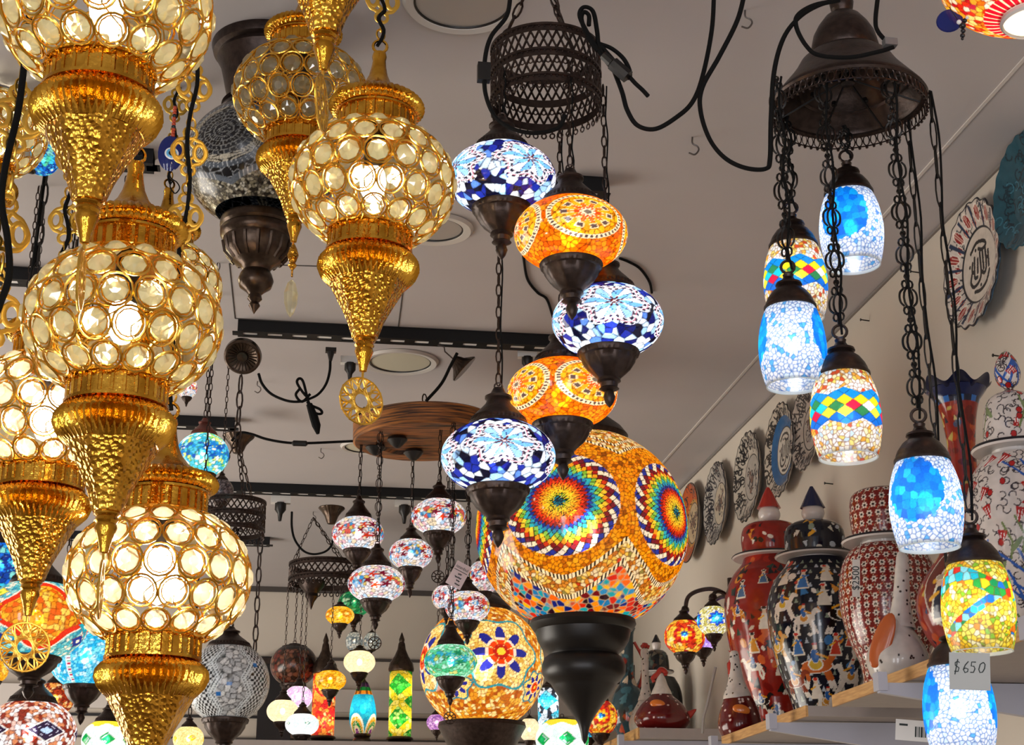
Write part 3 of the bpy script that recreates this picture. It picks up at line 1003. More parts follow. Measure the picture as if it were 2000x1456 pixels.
def build_gold_meshes():
    G = {}
    m = MB(); m.ring(14 * GS, 3.2 * GS, 16, 6, T(0, 0, 285 * GS * 1.08)); G['hanging_ring'] = m.mesh('hanging_ring', GOLD)
    m = MB()
    m.lathe(gp((0, 272), (13, 270), (15, 262), (13, 254), (15, 240), (19, 222), (27, 205), (40, 190), (58, 178), (74, 170)), 48)
    G['dome'] = m.mesh('dome', GOLD)
    m = MB()
    m.lathe(gp((74, 170), (80, 172, .03, 44), (88, 166, .04, 44), (92, 158, .045, 44), (90, 150, .045, 44), (82, 144, .03, 44), (76, 142)), 176)
    G['gadroon_rim'] = m.mesh('gadroon_rim', GOLD)
    m = MB()
    m.lathe(gp((80, 142), (80, 138), (74, 137), (74, 104), (78, 103), (78, 99)), 64)
    for i in range(26):
        a = 2 * pi * i / 26
        m.tube([(74 * GS * cos(a), 74 * GS * sin(a), 137 * GS * 1.08), (74 * GS * cos(a), 74 * GS * sin(a), 104 * GS * 1.08)], 3.5 * GS, 5)
    G['upper_collar'] = m.mesh('upper_collar', GOLD)
    # cage
    a, b = 0.1, 0.0815
    cage = MB(); cr = []
    def surf(lat, th, k=1.0):
        return Vector((a * k * cos(lat) * sin(th), -a * k * cos(lat) * cos(th), b * k * sin(lat)))
    rows = [(46, 14), (23, 17), (0, 18), (-23, 17), (-46, 14)]
    for j, (lat, n) in enumerate(rows):
        la = radians(lat)
        for i in range(n):
            th = 2 * pi * (i + 0.5 * (j % 2)) / n
            c = surf(la, th)
            nr = Vector((c.x / a ** 2, c.y / a ** 2, c.z / b ** 2)).normalized()
            q = nr.to_track_quat('Y', 'Z').to_matrix().to_4x4()
            rw = pi * a * cos(la) / n * 0.97
            rh = min(0.0178, rw * 1.1)
            cage.ring(1, 0.00135, 16, 5, T(*c) @ q, rw, rh)
            cage.ring(1, 0.00085, 12, 4, T(*(c - nr * 0.0015)) @ q, rw * 0.80, rh * 0.80)
            cr.append((c - nr * 0.001, nr, rw * 0.76, rh * 0.76))
    for lat, rr in ((62, .0017), (-62, .0017)):
        la = radians(lat)
        cage.tube([surf(la, 2 * pi * i / 40) for i in range(40)], rr, 5, True)
    for i in range(18):                       # wavy meridian wires behind the rings
        th0 = 2 * pi * i / 18
        pts = [surf(radians(-62 + 124 * t / 20), th0 + 0.17 * sin(pi * t / 20 * 5.4), 0.985) for t in range(21)]
        cage.tube(pts, 0.0008, 4)
    G['wire_cage'] = cage.mesh('wire_cage', GOLDW)
    # crystals: unit faceted disc facing +Y
    c = MB(); n = 8
    vs = [(cos(2 * pi * i / n), 0, sin(2 * pi * i / n)) for i in range(n)]
    vs += [(0.46 * cos(2 * pi * (i + .5) / n), 0.42, 0.46 * sin(2 * pi * (i + .5) / n)) for i in range(n)]
    vs += [(0, -0.8, 0)]
    fs = []
    for i in range(n):
        j = (i + 1) % n
        fs += [(j, i, n + i), (n + i, n + j, j), (i, j, 2 * n)]
    fs.append(tuple(range(2 * n - 1, n - 1, -1)))
    c.add(vs, fs)
    G['crystal'] = c.mesh('crystal', CRYSTAL, False)
    G['_crystals'] = cr
    m = MB()
    m.lathe(gp((78, -92), (84, -93), (84, -98), (79, -99), (79, -130), (84, -131), (84, -136), (76, -138)), 64)
    for i in range(26):
        an = 2 * pi * i / 26
        m.tube([(79 * GS * cos(an), 79 * GS * sin(an), -99 * GS * 1.08), (79 * GS * cos(an), 79 * GS * sin(an), -130 * GS * 1.08)], 3.5 * GS, 5)
    G['lower_collar'] = m.mesh('lower_collar', GOLD)
    m = MB()
    m.lathe(gp((76, -136), (86, -142, .03, 48), (93, -152, .045, 48), (94, -164, .05, 48), (88, -178, .05, 48), (78, -190, .03, 48), (72, -196)), 192)
    G['gadroon_bowl'] = m.mesh('gadroon_bowl', GOLD)
    m = MB()
    m.lathe([(p[0], p[1], .035, 8) for p in smooth_prof(gp((72, -195), (66, -206), (55, -225), (44, -245), (34, -265), (27, -285), (23, -296)))], 64)
    m.lathe(gp((22, -294), (0, -294)), 32)
    G['fluted_cone'] = m.mesh('fluted_cone', GOLDH)
    m = MB()
    m.lathe(gp((0, -292), (20, -293), (21, -300), (17, -303), (19, -309), (16, -313), (18, -320), (14, -330), (9, -345), (7, -356), (0, -358)), 24)
    G['ferrule'] = m.mesh('ferrule', GOLD)
    # medallion: twelve-fold openwork disc
    R = 0.029; m = MB(); n = 12
    for i in range(n):
        an = 2 * pi * i / n
        m.ring(1, 0.0012, 12, 5, RY(an) @ T(R * 0.70, 0, 0), R * 0.30, R * 0.20)
        for d in (1, -1):
            q = an + d * 2 * pi / n * 2
            m.tube([(R * 0.94 * cos(an), 0, R * 0.94 * sin(an)), (R * 0.36 * cos(q), 0, R * 0.36 * sin(q))], 0.0011, 5)
    m.ring(R * 0.97, 0.0014, 36, 6); m.ring(R * 0.33, 0.0012, 20, 5)
    m.tube([(0, 0, R * 0.97), (0, 0, R * 1.25)], 0.0016, 6)
    G['medallion'] = m.mesh('medallion', GOLDC)
    # beaded crystal drop
    m = MB()
    m.lathe([(0, 0.062), (.002, .060), (.006, .052), (.0085, .042), (.006, .034), (.004, .03), (.0065, .026), (.004, .022), (.0015, .018), (.0015, .008), (0, .008)], 16)
    G['drop_cap'] = m.mesh('drop_cap', GOLDH)
    m = MB(); m.lathe([(0, .008), (.006, .002), (.0105, -.014), (.0095, -.03), (.005, -.045), (0, -.052)], 8)
    G['crystal_drop'] = m.mesh('crystal_drop', CRYSTAL, False)
    return G


GM = build_gold_meshes()
GBULB = bulb_mesh('bulb', 0.0165, BULBG, 1.7)
GBULB2 = bulb_mesh('bulb', 0.021, BULBG2, 1.7)
m_ = MB(); m_.lathe([(0.013, 0.07), (0.013, 0.022), (0.010, 0.018), (0, 0.018)], 16)
SOCKET = m_.mesh('socket', BLACKM)


def gold_lamp(label, px, py, Rpx, ztop_y, seed=0, spin=0.0, bulb=GBULB, medal=0.0, drop=False, chain=True, tilt=0.0, group='gold crystal lamps', unlit=False):
    d = FPX * 0.1 / Rpx
    p = pos(px, py, d=d)
    rng = random.Random(seed)
    t = thing('crystal_lamp', label, 'hanging lamp', p, facing(p) + spin, group)
    t.rotation_euler = (0, tilt, facing(p) + spin)
    for k in ('hanging_ring', 'dome', 'gadroon_rim', 'upper_collar', 'lower_collar', 'gadroon_bowl', 'fluted_cone', 'ferrule'):
        put(k, GM[k], t)
    cage = put('wire_cage', GM['wire_cage'], t)
    for c, nr, rw, rh in GM['_crystals']:
        o = put('crystal', GM['crystal'], cage)
        o.matrix_local = T(*c) @ nr.to_track_quat('Y', 'Z').to_matrix().to_4x4() @ S(rw, min(rw, rh), rh)
    put('socket', SOCKET, t)
    if not unlit: put('bulb', bulb, t, (0, 0, 0.004))
    zb = -358 * GS * 1.08
    if drop:
        m = MB(); m.tube([(0, 0, zb), (0, 0, zb - 0.004)], 0.001, 5); put('drop_cap', GM['drop_cap'], t, (0, 0, zb - 0.062))
        put('crystal_drop', GM['crystal_drop'], t, (0, 0, zb - 0.066))
    else:
        o = put('medallion', GM['medallion'], t, (0, 0, zb - 0.029 * 1.22))
        o.rotation_euler = (0, 0, medal - spin)
    if chain:
        zr = 300 * GS * 1.08
        zt = min(pos(px, ztop_y, g=gdist(p)).z, CEIL) - p.z
        m = MB(); gold_chain(m, zr, zt - 0.02, rng); m.obj('chain', GOLDC, t)
        m = MB()
        pts = [(0.004 * sin(i * 1.7 + seed), -0.004 + 0.004 * cos(i * 1.1), zr - 0.01 + (zt - zr + 0.01) * i / 14) for i in range(15)]
        m.tube(spline(pts, 3), 0.0026, 6); m.obj('cord', CORDM, t)
    return t


# ------------------------------------------------------------------ bronze mosaic lamps
def bronze_cap(mb, R, zt, ro, h=1.0, spike=False):
    k = R * h
    pr = [(ro * 1.04, zt - 0.03 * R), (ro * 1.08, zt), (ro * 1.04, zt + .05 * k)]
    pr += [(ro * 1.0, zt + .06 * k, .025, 40), (ro * .94, zt + .14 * k, .025, 40)]
    pr += [(ro * .90, zt + .16 * k), (ro * .78, zt + .23 * k), (ro * .60, zt + .32 * k), (ro * .46, zt + .40 * k), (ro * .40, zt + .47 * k),
           (ro * .48, zt + .50 * k), (ro * .48, zt + .54 * k), (ro * .28, zt + .60 * k), (ro * .18, zt + .70 * k), (0, zt + .71 * k)]
    if spike: pr[-3:] = [(ro * .30, zt + .66 * k), (ro * .18, zt + .95 * k), (ro * .06, zt + 1.3 * k), (0, zt + 1.34 * k)]
    mb.lathe(pr, 80)
    return zt + (.68 if not spike else 1.3) * k


def bronze_cup(mb, R, zb, ro, h=1.0):
    k = R * h
    mb.lathe([(0, zb + .02 * R), (ro * .98, zb + .03 * R), (ro * 1.10, zb - .01 * k), (ro * 1.10, zb - .04 * k, .02, 44), (ro * 1.05, zb - .11 * k, .02, 44), (ro * .98, zb - .13 * k),
              (ro * .92, zb - .22 * k, .03, 10), (ro * .74, zb - .36 * k, .03, 10), (ro * .50, zb - .47 * k), (ro * .40, zb - .52 * k), (ro * .42, zb - .57 * k), (ro * .32, zb - .60 * k),
              (ro * .30, zb - .68 * k), (ro * .36, zb - .71 * k), (ro * .16, zb - .76 * k), (ro * .22, zb - .86 * k), (ro * .14, zb - .97 * k), (0.0, zb - 1.06 * k)], 80)
    return zb - 1.05 * k


def ellipse_prof(a, b, lo, hi, n=60, pw=1.0):
    return [(a * cos(t), b * sin(t)) for t in np.linspace(hi, lo, n)]


SHADES = {}


def mosaic_lamp(label, px, py, Rpx, bpx, d, design, top_y=None, seed=0, t0=0.0, bulb=BULBW, kr=0.22, caph=1.0, cuph=1.0, metal=None, chain='plain',
                cord=True, g=None, mat=None, name='mosaic_lamp', cat='hanging lamp', group=None, lit=True, medal=False, cup=True, oa=0.50, metalcap=None, topz=None, nuk=2.4, cupmetal=None):
    p = pos(px, py, d=d, g=g)
    s = depth(p) / FPX
    R = Rpx * s
    # silhouette half height -> true half height
    e = elev(p)
    b = sqrt(max((bpx * s) ** 2 - (R * sin(e)) ** 2, (0.45 * R) ** 2)) / cos(e)
    t = thing(name, label, cat, p, facing(p), group)
    metal = metal or BRONZE
    lt = math.acos(oa)
    nu = int(max(60, min(620, Rpx * nuk))); nv = int(nu * 0.42)
    sf = Surf(ellipse_prof(R, b, -lt, lt), nu, nv)
    col = design(sf, np.random.default_rng(seed + 11), t0)
    put('glass_shade', sf.mesh('glass_shade', col, (mat or (GLASSLIT if lit else TILEU))), t)
    if lit:
        put('bulb', bulb_mesh('bulb', R * kr * 0.75, bulb, 1.3), t)
    zt = b * sin(lt); ro = R * oa
    m = MB(); ztop = bronze_cap(m, R, zt, ro, caph); m.obj('cap', metalcap or metal, t)
    m = MB(); m.ring(R * .07, R * .016, 12, 5, T(0, 0, ztop + R * .05)); m.obj('hanging_loop', metal, t)
    zlow = -zt
    if cup:
        m = MB(); zlow = bronze_cup(m, R, -zt, ro, cuph); m.obj('cup', cupmetal or metal, t)
        if medal:
            rm = R * .22; m = MB()
            m.ring(rm, rm * .09, 18, 5); m.ring(rm * .4, rm * .09, 10, 4)
            for i in range(8):
                a = pi / 4 * i; m.tube([(rm * .4 * cos(a), 0, rm * .4 * sin(a)), (rm * cos(a), 0, rm * sin(a))], rm * .08, 4)
            m.tube([(0, 0, rm), (0, 0, rm * 2.2)], rm * .07, 4)
            o = m.obj('medallion', metal, t); o.location = (0, 0, zlow - rm * 2.0)
    z0 = ztop + R * .08
    if topz is not None: z1 = topz - p.z
    elif top_y is not None: z1 = min(CEIL, pos(px, top_y, g=gdist(p)).z) - p.z
    else: z1 = None
    if z1 is not None and z1 > z0 and chain:
        m = MB()
        if chain == 'fancy': chain_fancy(m, z0, z1, L=max(0.06, 0.5 * R), w=max(.016, .22 * R), r=max(.0011, .013 * R))
        else: chain_plain(m, z0, z1, L=max(0.020, .22 * R), w=max(.007, .085 * R), r=max(.0011, .014 * R))
        m.obj('chain', metal, t)
        if cord:
            m = MB()
            pts = [(0.3 * R * .06 * sin(i * 2.1) + .004, .003 * cos(i * 1.3), z0 - R * .1 + (z1 - z0 + R * .1) * i / 10) for i in range(11)]
            m.tube(spline(pts, 3), max(.0012, .016 * R), 5); m.obj('cord', CORDM, t)
    return t


def ring_frame(label, px, py, Rpx, d=None, g=None, tiers=2, tierh=0.45, chains=3, chain_to=None, name='hoop_chandelier', nlat=34, finial=False, hub=None, fancy=True):
    """pierced bronze hoop chandelier: hoops, diamond fretwork, hanging drops"""
    p = pos(px, py, d=d, g=g)
    s = depth(p) / FPX; R = Rpx * s
    t = thing(name, label, 'chandelier frame', p, facing(p) + 0.2)
    hh = R * tierh
    z = R * 0.02 + hh * tiers / 2.0
    bw = 0.15 * R
    for k in range(tiers + 1):
        m = MB()
        m.lathe([(R * .985, z), (R * 1.03, z), (R * 1.03, z - bw * .3), (R, z - bw * .4), (R, z - bw), (R * .985, z - bw), (R * .985, z)], 72, cap=False)
        for i in range(60):
            a = 2 * pi * i / 60
            m.ball((R * 1.015 * cos(a), R * 1.015 * sin(a), z - bw * .45), R * .018, 5, 4)
        m.obj('hoop', BRONZE, t)
        if k < tiers:
            m = MB(); z1, z2 = z - bw, z - hh
            for i in range(nlat):
                a0, a1 = 2 * pi * i / nlat, 2 * pi * (i + 1) / nlat
                for u, v in ((a0, a1), (a1, a0)):
                    m.tube([(R * cos(u), R * sin(u), z1), (R * cos((u + v) / 2), R * sin((u + v) / 2), (z1 + z2) / 2), (R * cos(v), R * sin(v), z2)], R * .021, 4)
                m.ball((R * cos(a0), R * sin(a0), z1 - (z1 - z2) * .12), R * .024, 5, 4); m.ball((R * cos(a0), R * sin(a0), z2 + (z1 - z2) * .12), R * .024, 5, 4)
            m.obj('fretwork', BRONZE, t)
        if k >= 1:
            m = MB(); zz = z - bw
            for i in range(nlat):
                a = 2 * pi * i / nlat
                m.tube([(R * cos(a), R * sin(a), zz), (R * cos(a), R * sin(a), zz - R * .07)], R * .016, 4)
                m.ring(1, R * .016, 8, 4, RZ(a + pi / 2) @ T(0, -R, zz - R * .10), R * .045, R * .055)
            m.obj('drop_fringe', BRONZE, t)
        z -= hh
    ztop = R * 0.02 + hh * tiers / 2.0
    if chain_to is not None:
        q = Vector(chain_to) - p
        q = Matrix.Rotation(-t.rotation_euler.z, 3, 'Z') @ q
        for i in range(chains):
            a = 2 * pi * (i + .3) / chains
            m = MB(); chain_line(m, (R * .97 * cos(a), R * .97 * sin(a), ztop), q, .026, .010, .0016); m.obj('chain', BRONZE, t)
    if finial:
        m = MB(); zl = z + hh - bw
        m.lathe([(R * .55, zl), (R * .5, zl - .1 * R), (R * .3, zl - .3 * R), (R * .32, zl - .36 * R), (R * .15, zl - .5 * R), (R * .17, zl - .58 * R), (R * .05, zl - .7 * R), (0, zl - .85 * R)], 30)
        m.obj('finial', BRONZE, t)
    return t, p, R


# ================================================================== THE ROOM
XW, XL, YB, YF = 1.378, -3.2, 7.35, -2.4
m = MB(); m.box(((XW + XL) / 2, (YB + YF) / 2, CEIL + .05), (XW - XL + .4, YB - YF + .2, .1)); struct('ceiling', m.mesh('ceiling', CEILM, False))
m = MB(); m.box((XW + .05, (YB + YF) / 2, 1.5), (.1, YB - YF + .2, 3.0)); struct('wall_right', m.mesh('wall_right', WALLM, False))
m = MB(); m.box((XL - .05, (YB + YF) / 2, 1.5), (.1, YB - YF + .2, 3.0)); struct('wall_left', m.mesh('wall_left', WALLM, False))
m = MB(); m.box(((XW + XL) / 2, YB + .05, 1.5), (XW - XL, .1, 3.0)); struct('wall_back', m.mesh('wall_back', WALLM, False))
FLOORM = pmat('floor_vinyl', (0.30, 0.24, 0.18), 0, 0.5, noise=.2, nscale=6)
m = MB(); m.box(((XW + XL) / 2, (YB + YF) / 2, -.05), (XW - XL + .4, YB - YF + .2, .1)); struct('floor', m.mesh('floor', FLOORM, False))
# ceiling bead parallel to the right wall, shadow gap at the wall
m = MB(); m.box((1.237, (YB + YF) / 2, CEIL - .001), (.007, YB - YF, .003)); struct('trim_1', m.mesh('trim_1', TRIMM, False))
m = MB(); m.box((XW - .003, (YB + YF) / 2, CEIL - .004), (.006, YB - YF, .006)); struct('trim_2', m.mesh('trim_2', pmat('corner_joint', (.22, .195, .18), 0, .9), False))
# dark strip painted as the shadow gap between ceiling and back wall, panel joints on the back wall
m = MB(); m.box(((XW + XL) / 2, YB - .004, CEIL - .012), (XW - XL, .008, .024)); struct('trim_3', m.mesh('trim_3', SEAMM, False))
for k, (yy, hh_) in enumerate(((1290, .012), (1405, .012), (1447, .008))):
    zz = pos(700, yy, Y=YB).z
    m = MB(); m.box(((XW + XL) / 2, YB - .006, zz), (XW - XL, .012, hh_)); struct('trim_%d' % (4 + k), m.mesh('trim', SEAMM if k != 1 else BLACKM, False))
zz = pos(700, 1372, Y=YB).z
m = MB(); m.box(((XW + XL) / 2, YB - .02, zz), (XW - XL, .04, .10)); struct('trim_7', m.mesh('trim_7', TRIMM, False))


# access panel joints on the ceiling
def seam(pts):
    m = MB()
    q = [pos(x, y, z=CEIL - .0005) for x, y in pts]
    m.tube([(a.x, a.y, a.z) for a in q], .0016, 4)
    return m


k = 8
for pts in ([(448, 515), (459, 622)], [(459, 622), (780, 640)], [(448, 515), (620, 520)], [(788, 560), (778, 638)], [(0, 622), (60, 625)], [(0, 520), (110, 524)]):
    struct('trim_%d' % k, seam(pts).mesh('trim', SEAMM)); k += 1


# ---- ceiling downlights
def downlight(px, py, r_in, r_out, label, diff=LIGHTD):
    p = pos(px, py, z=CEIL)
    t = thing('downlight', label, 'ceiling light', p, 0, 'round recessed downlights')
    m = MB(); m.lathe([(r_in, -.001), (r_in + .002, -.006), (r_out - .006, -.008), (r_out, -.001)], 64, cap=False); m.obj('trim_ring', LIGHTT, t)
    m = MB(); m.lathe([(r_in, -.002), (0, -.004)], 48, cap=False); m.obj('diffuser', diff, t)
    m = MB(); m.tube([(r_in * cos(2 * pi * i / 48), r_in * sin(2 * pi * i / 48), -.003) for i in range(48)], .0022, 5, True); m.obj('rim', BLACKM, t)


DLY = pmat('downlight_diffuser_warm', (0.56, 0.52, 0.40), 0, 0.5)
downlight(903, 2, .078, .098, 'round recessed downlight cut by the top edge left of the pierced hoop chandelier')
downlight(848, 446, .062, .086, 'round recessed downlight half hidden behind the right side of a gold crystal lamp')
downlight(782, 706, .082, .104, 'cream-coloured round recessed downlight below the long black ceiling rail', DLY)
downlight(712, 872, .062, .078, 'small round downlight partly behind the left edge of the wooden wheel chandelier', DLY)


# ---- slotted black rails under the ceiling
def rail(px0, px1, py, label, slotstep=.062):
    a = pos(px0, py, z=CEIL - .03); b = pos(px1, py + 1, z=CEIL - .03)
    y = (a.y + b.y) / 2
    a = pos(px0, py, Y=a.y); x0, x1 = a.x, pos(px1, py, Y=y).x
    xs = [x0 + i * slotstep for i in range(int((x1 - x0) / slotstep) + 1)] + [x1]
    t = thing('slotted_rail', label, 'ceiling rail', ((x0 + x1) / 2, y, CEIL), 0, 'black slotted rails under the ceiling')
    m = MB(); c = (x0 + x1) / 2; L = x1 - x0
    m.box((0, 0, -.001), (L, .05, .002)); m.box((0, -.022, -.015), (L, .003, .030)); m.box((0, .022, -.015), (L, .003, .030))
    m.box((0, -.0175, -.030), (L, .013, .003)); m.box((0, .0175, -.030), (L, .013, .003))
    for i in range(len(xs)):
        m.box((xs[i] - c, 0, -.030), (slotstep * .42, .024, .003))
    m.obj('channel', RAILM, t, False)
    m = MB(); m.box((0, .0, -.0283), (L, .030, .001)); m.obj('slot_backing', SLOTM, t, False)
    return t, y


rail(1085, 1178, 379, 'short black slotted rail behind the cap of the upper orange globe lamp')
_, YR1 = rail(465, 1130, 667, 'long black slotted rail above the wooden wheel chandelier')
rail(250, 458, 834, 'black slotted rail end behind the turquoise globe lamp')
_, YR2 = rail(330, 1000, 968, 'black slotted rail crossing behind the wooden wheel lamps')
_, YR3 = rail(100, 527, 1059, 'farthest black slotted rail, ending below the two-tier pierced hoop')
rail(-60, 118, 551, 'black slotted rail at the left edge behind a dark chain')
rail(105, 300, 322, 'black slotted rail behind the cone of the large top left gold lamp')


# ---- little hooks left in the ceiling
def ceiling_hook(px, py, label, sc=1.0):
    p = pos(px, py, z=CEIL)
    m = MB()
    pts = [(0, 0, 0), (0, 0, -.012), (.008, 0, -.018), (.010, 0, -.026), (.003, 0, -.034), (-.007, 0, -.030)]
    m.tube(spline([(x * sc, y, z * sc) for x, y, z in pts], 5), .0016 * sc, 5)
    o = m.obj('ceiling_hook', pmat('hook_steel', (.16, .14, .13), .8, .4)); o.location = p; o.rotation_euler = (0, 0, facing(p))
    tag(o, label, 'hook', 'bare hooks in the ceiling')


ceiling_hook(1352, 268, 'bare steel hook in open ceiling between the black hanging cords', 1.1)
ceiling_hook(627, 876, 'tiny bare hook in the ceiling below the cable with the inline switch')
ceiling_hook(503, 745, 'bare ceiling hook right of the round rosette canopy')
ceiling_hook(612, 1000, 'bare ceiling hook near the small bell canopy far back')
ceiling_hook(1455, 20, 'bare ceiling hook beside a hanging black cord near the top edge')

# ================================================================== GOLD CRYSTAL LAMPS
gold_lamp('largest gold crystal lamp, top left corner, its glowing globe cut by the top edge', 207, 22, 202, -400, 1, 0.1, GBULB, medal=1.45)
gold_lamp('gold crystal lamp at left centre with full globe, below the largest top left lamp', 240, 632, 187, 60, 2, 0.25, GBULB, medal=1.5)
gold_lamp('lowest gold crystal lamp, brilliantly lit white, before the silver crackle ball', 310, 1128, 175, -60, 3, 0.0, GBULB2, medal=0.3)
gold_lamp('gold crystal lamp cut by the left edge, glowing pinkish white, with hanging medallion', 92, 815, 160, 150, 4, 0.15, GBULB2, medal=0.2)
gold_lamp('gold crystal lamp hanging free in the upper middle, tall spire and round star medallion', 728, 362, 158, -100, 5, 0.05, GBULB, medal=0.5, tilt=0.02)
gold_lamp('unlit gold crystal lamp behind another lamp\'s cone, ending in a clear beaded drop', 587, 186, 128, -200, 6, 0.2, medal=0.2, drop=True, unlit=True)
gold_lamp('gold crystal lamp of which only the fluted cone and medallion hang from the top edge', 648, -262, 185, -700, 7, 0.1, GBULB, medal=1.35)
gold_lamp('gold crystal lamp far left behind big chain links, right part of its globe showing', -22, 262, 108, -100, 8, 0.3, GBULB, medal=0.9)
gold_lamp('gold crystal lamp mostly hidden behind the left centre lamp, edge and spire showing', 316, 560, 113, 150, 9, 0.3, GBULB, medal=0.4)

# a gold link chain with black cord whose lamp hangs outside the left edge
g_ = 1.75
p = pos(44, 140, g=g_)
t = thing('lamp_chain', 'loose gold chain of big openwork links with thick black cord at left edge', 'chain', p, facing(p))
m = MB()
for (yy, sc, a) in ((232, 1.15, .15), (450, 1.15, .5), (610, 1.1, .2)):
    q = pos(44 - (yy - 140) * .085, yy, g=g_); dx = Vector(q) - p
    filigree_link(m, T(0, 0, dx.z) @ RZ(a), .052 * sc, .075 * sc, .0032)
zz = [CEIL - p.z] + [(pos(44, yy, g=g_) - p).z for yy in (185, 280, 400, 500, 560, 660)]
for a, b in ((0, 1), (2, 3), (4, 5)):
    n = max(2, int(abs(zz[a] - zz[b]) / .02))
    for i in range(n):
        m.ring(1, .0018, 10, 5, T(0, 0, zz[b] + (zz[a] - zz[b]) * (i + .5) / n) @ RZ(pi / 2 * (i % 2) + .3), .007, .013)
m.obj('chain_links', GOLDC, t)
m = MB()
m.tube(spline([((x - 44 + (yy - 140) * .085) * depth(p) / FPX, -.008, (pos(44, yy, g=g_) - p).z) for x, yy in
               ((60, -60), (52, 60), (40, 200), (30, 260), (16, 330), (10, 400), (22, 470), (26, 540), (10, 600), (-20, 680))], 6), .0042, 8)
m.obj('cord', CORDM, t)

# ================================================================== BLACK MOSAIC GLOBE
mosaic_lamp('big unlit black and silver mosaic globe lamp behind the gold lamps at upper left', 512, 322, 150, 132, 2.66, d_blackmosaic, None, 21, -0.52,
            lit=False, metal=BRONZE2, name='mosaic_globe_lamp', chain=None, oa=0.56, caph=.9, cuph=1.0, cup=False, metalcap=BRONZE)
p = pos(512, 322, d=2.66); s = depth(p) / FPX
T0 = [o for o in COL.objects if o.name.startswith('mosaic_globe_lamp')][0]
m = MB()
m.lathe([(a * s, b * s * 1.1) for a, b in ((0, -108), (72, -108), (74, -114), (74, -122), (70, -126), (73, -130), (72, -140), (66, -146), (66, -150), (60, -172), (44, -188), (30, -196), (26, -204),
                                           (30, -210), (34, -222), (30, -234), (18, -242), (12, -248), (14, -256), (8, -262), (11, -268), (4, -278), (0, -284))], 60)
for i in range(16):
    a = 2 * pi * i / 16
    m.tube([(66 * s * cos(a), 66 * s * sin(a), -150 * s * 1.1), (61 * s * cos(a), 61 * s * sin(a), -170 * s * 1.1), (46 * s * cos(a), 46 * s * sin(a), -186 * s * 1.1)], 4 * s, 5)
m.obj('base_cup', BRONZE2, T0)
m = MB()
m.lathe([(a * s, b * s * 1.06) for a, b in ((0, 262), (92, 262), (108, 255), (112, 240), (108, 226), (98, 222), (100, 214), (92, 200), (86, 176), (80, 150), (74, 128), (86, 118))], 64)
m.obj('canopy', BRONZE, T0)

# evil eye ornament on red beads
p = pos(333, 300, d=2.35)
t = thing('evil_eye_amulet', 'blue glass eye disc hanging on a string of red beads between gold lamps', 'ornament', p, facing(p))
s = depth(p) / FPX
m = MB(); m.lathe([(0, -6 * s), (18 * s, -5 * s), (24 * s, 0), (18 * s, 5 * s), (0, 6 * s)], 28, M=T(0, 0, 0) @ RX(pi / 2) @ S(1, 1.6, 1)); m.obj('disc', BLUEG, t)
for rr, mm, nm in ((14, WHITEG, 'eye_white'), (11.5, CYANG, 'iris'), (6, BLACKG, 'pupil')):
    m = MB(); m.lathe([(rr * s, 0), (rr * s * .8, 1.5 * s), (0, 2 * s)], 20, M=T(2 * s, -(5 + (14 - rr) * .25) * s, -2 * s) @ RX(pi / 2)); m.obj(nm, mm, t)
m = MB()
for i in range(11): m.ball((2 * s, 0, (40 + i * 6) * s), 4.2 * s, 8, 6)
m.obj('red_beads', REDB, t)
m = MB()
for i in range(2): m.ball((2 * s, 0, (58 + i * 24) * s), 4.6 * s, 8, 6)
m.obj('black_beads', BLACKG, t)
m = MB(); m.tube([(2 * s, 0, 38 * s), (2 * s, 0, CEIL - p.z)], .7 * s, 4)
m.tube(spline([(0, 0, -38 * s), (4 * s, 0, -52 * s), (16 * s, 0, -60 * s), (22 * s, 0, -72 * s), (14 * s, 0, -84 * s), (4 * s, 0, -70 * s), (8 * s, 0, -58 * s)], 5), 1.3 * s, 5); m.obj('string', CORDM, t)

# ================================================================== PIERCED HOOP CHANDELIER, MIDDLE
top = pos(1055, -70, g=2.03); top.z = min(top.z, CEIL - .004)
TM, PM, RM_ = ring_frame('pierced dark bronze two-tier hoop chandelier hanging at top centre', 1066, 148, 106, g=2.03, tiers=2, tierh=.50, chain_to=top, nlat=40)
gm = 2.03
ztM = PM.z - RM_ * .2
mosaic_lamp('blue and white mosaic globe lamp highest on left below pierced hoop', 980, 350, 106, 77, None, d_bluewhite, None, 31, 0.55, g=gm - .055, topz=ztM, kr=.26, group='globes of the middle chandelier')
mosaic_lamp('orange mosaic globe lamp with red flower medallion, the upper of two', 1115, 458, 111, 79, None, d_orange, None, 32, 0.30, g=gm - .07, topz=ztM, bulb=BULBY, kr=.26, group='globes of the middle chandelier', chain='plain')
mosaic_lamp('blue and white mosaic globe lamp farthest right on the middle chandelier', 1187, 628, 109, 77, None, d_bluewhite, None, 33, 0.12, g=gm + .0, topz=ztM, kr=.26, group='globes of the middle chandelier')
mosaic_lamp('orange mosaic globe lamp with paired flower medallions, the lower of two', 1098, 770, 108, 74, None, d_orange, None, 34, 0.62, g=gm + .085, topz=ztM, bulb=BULBY, kr=.26, group='globes of the middle chandelier')
mosaic_lamp('blue and white mosaic globe lamp lowest on the long chain, before wooden wheel', 973, 893, 112, 76, None, d_bluewhite, None, 35, 0.10, g=gm + .035, topz=ztM, kr=.26, group='globes of the middle chandelier')


def local_of(par):
    return (Matrix.Translation(par.location) @ par.rotation_euler.to_matrix().to_4x4()).inverted()


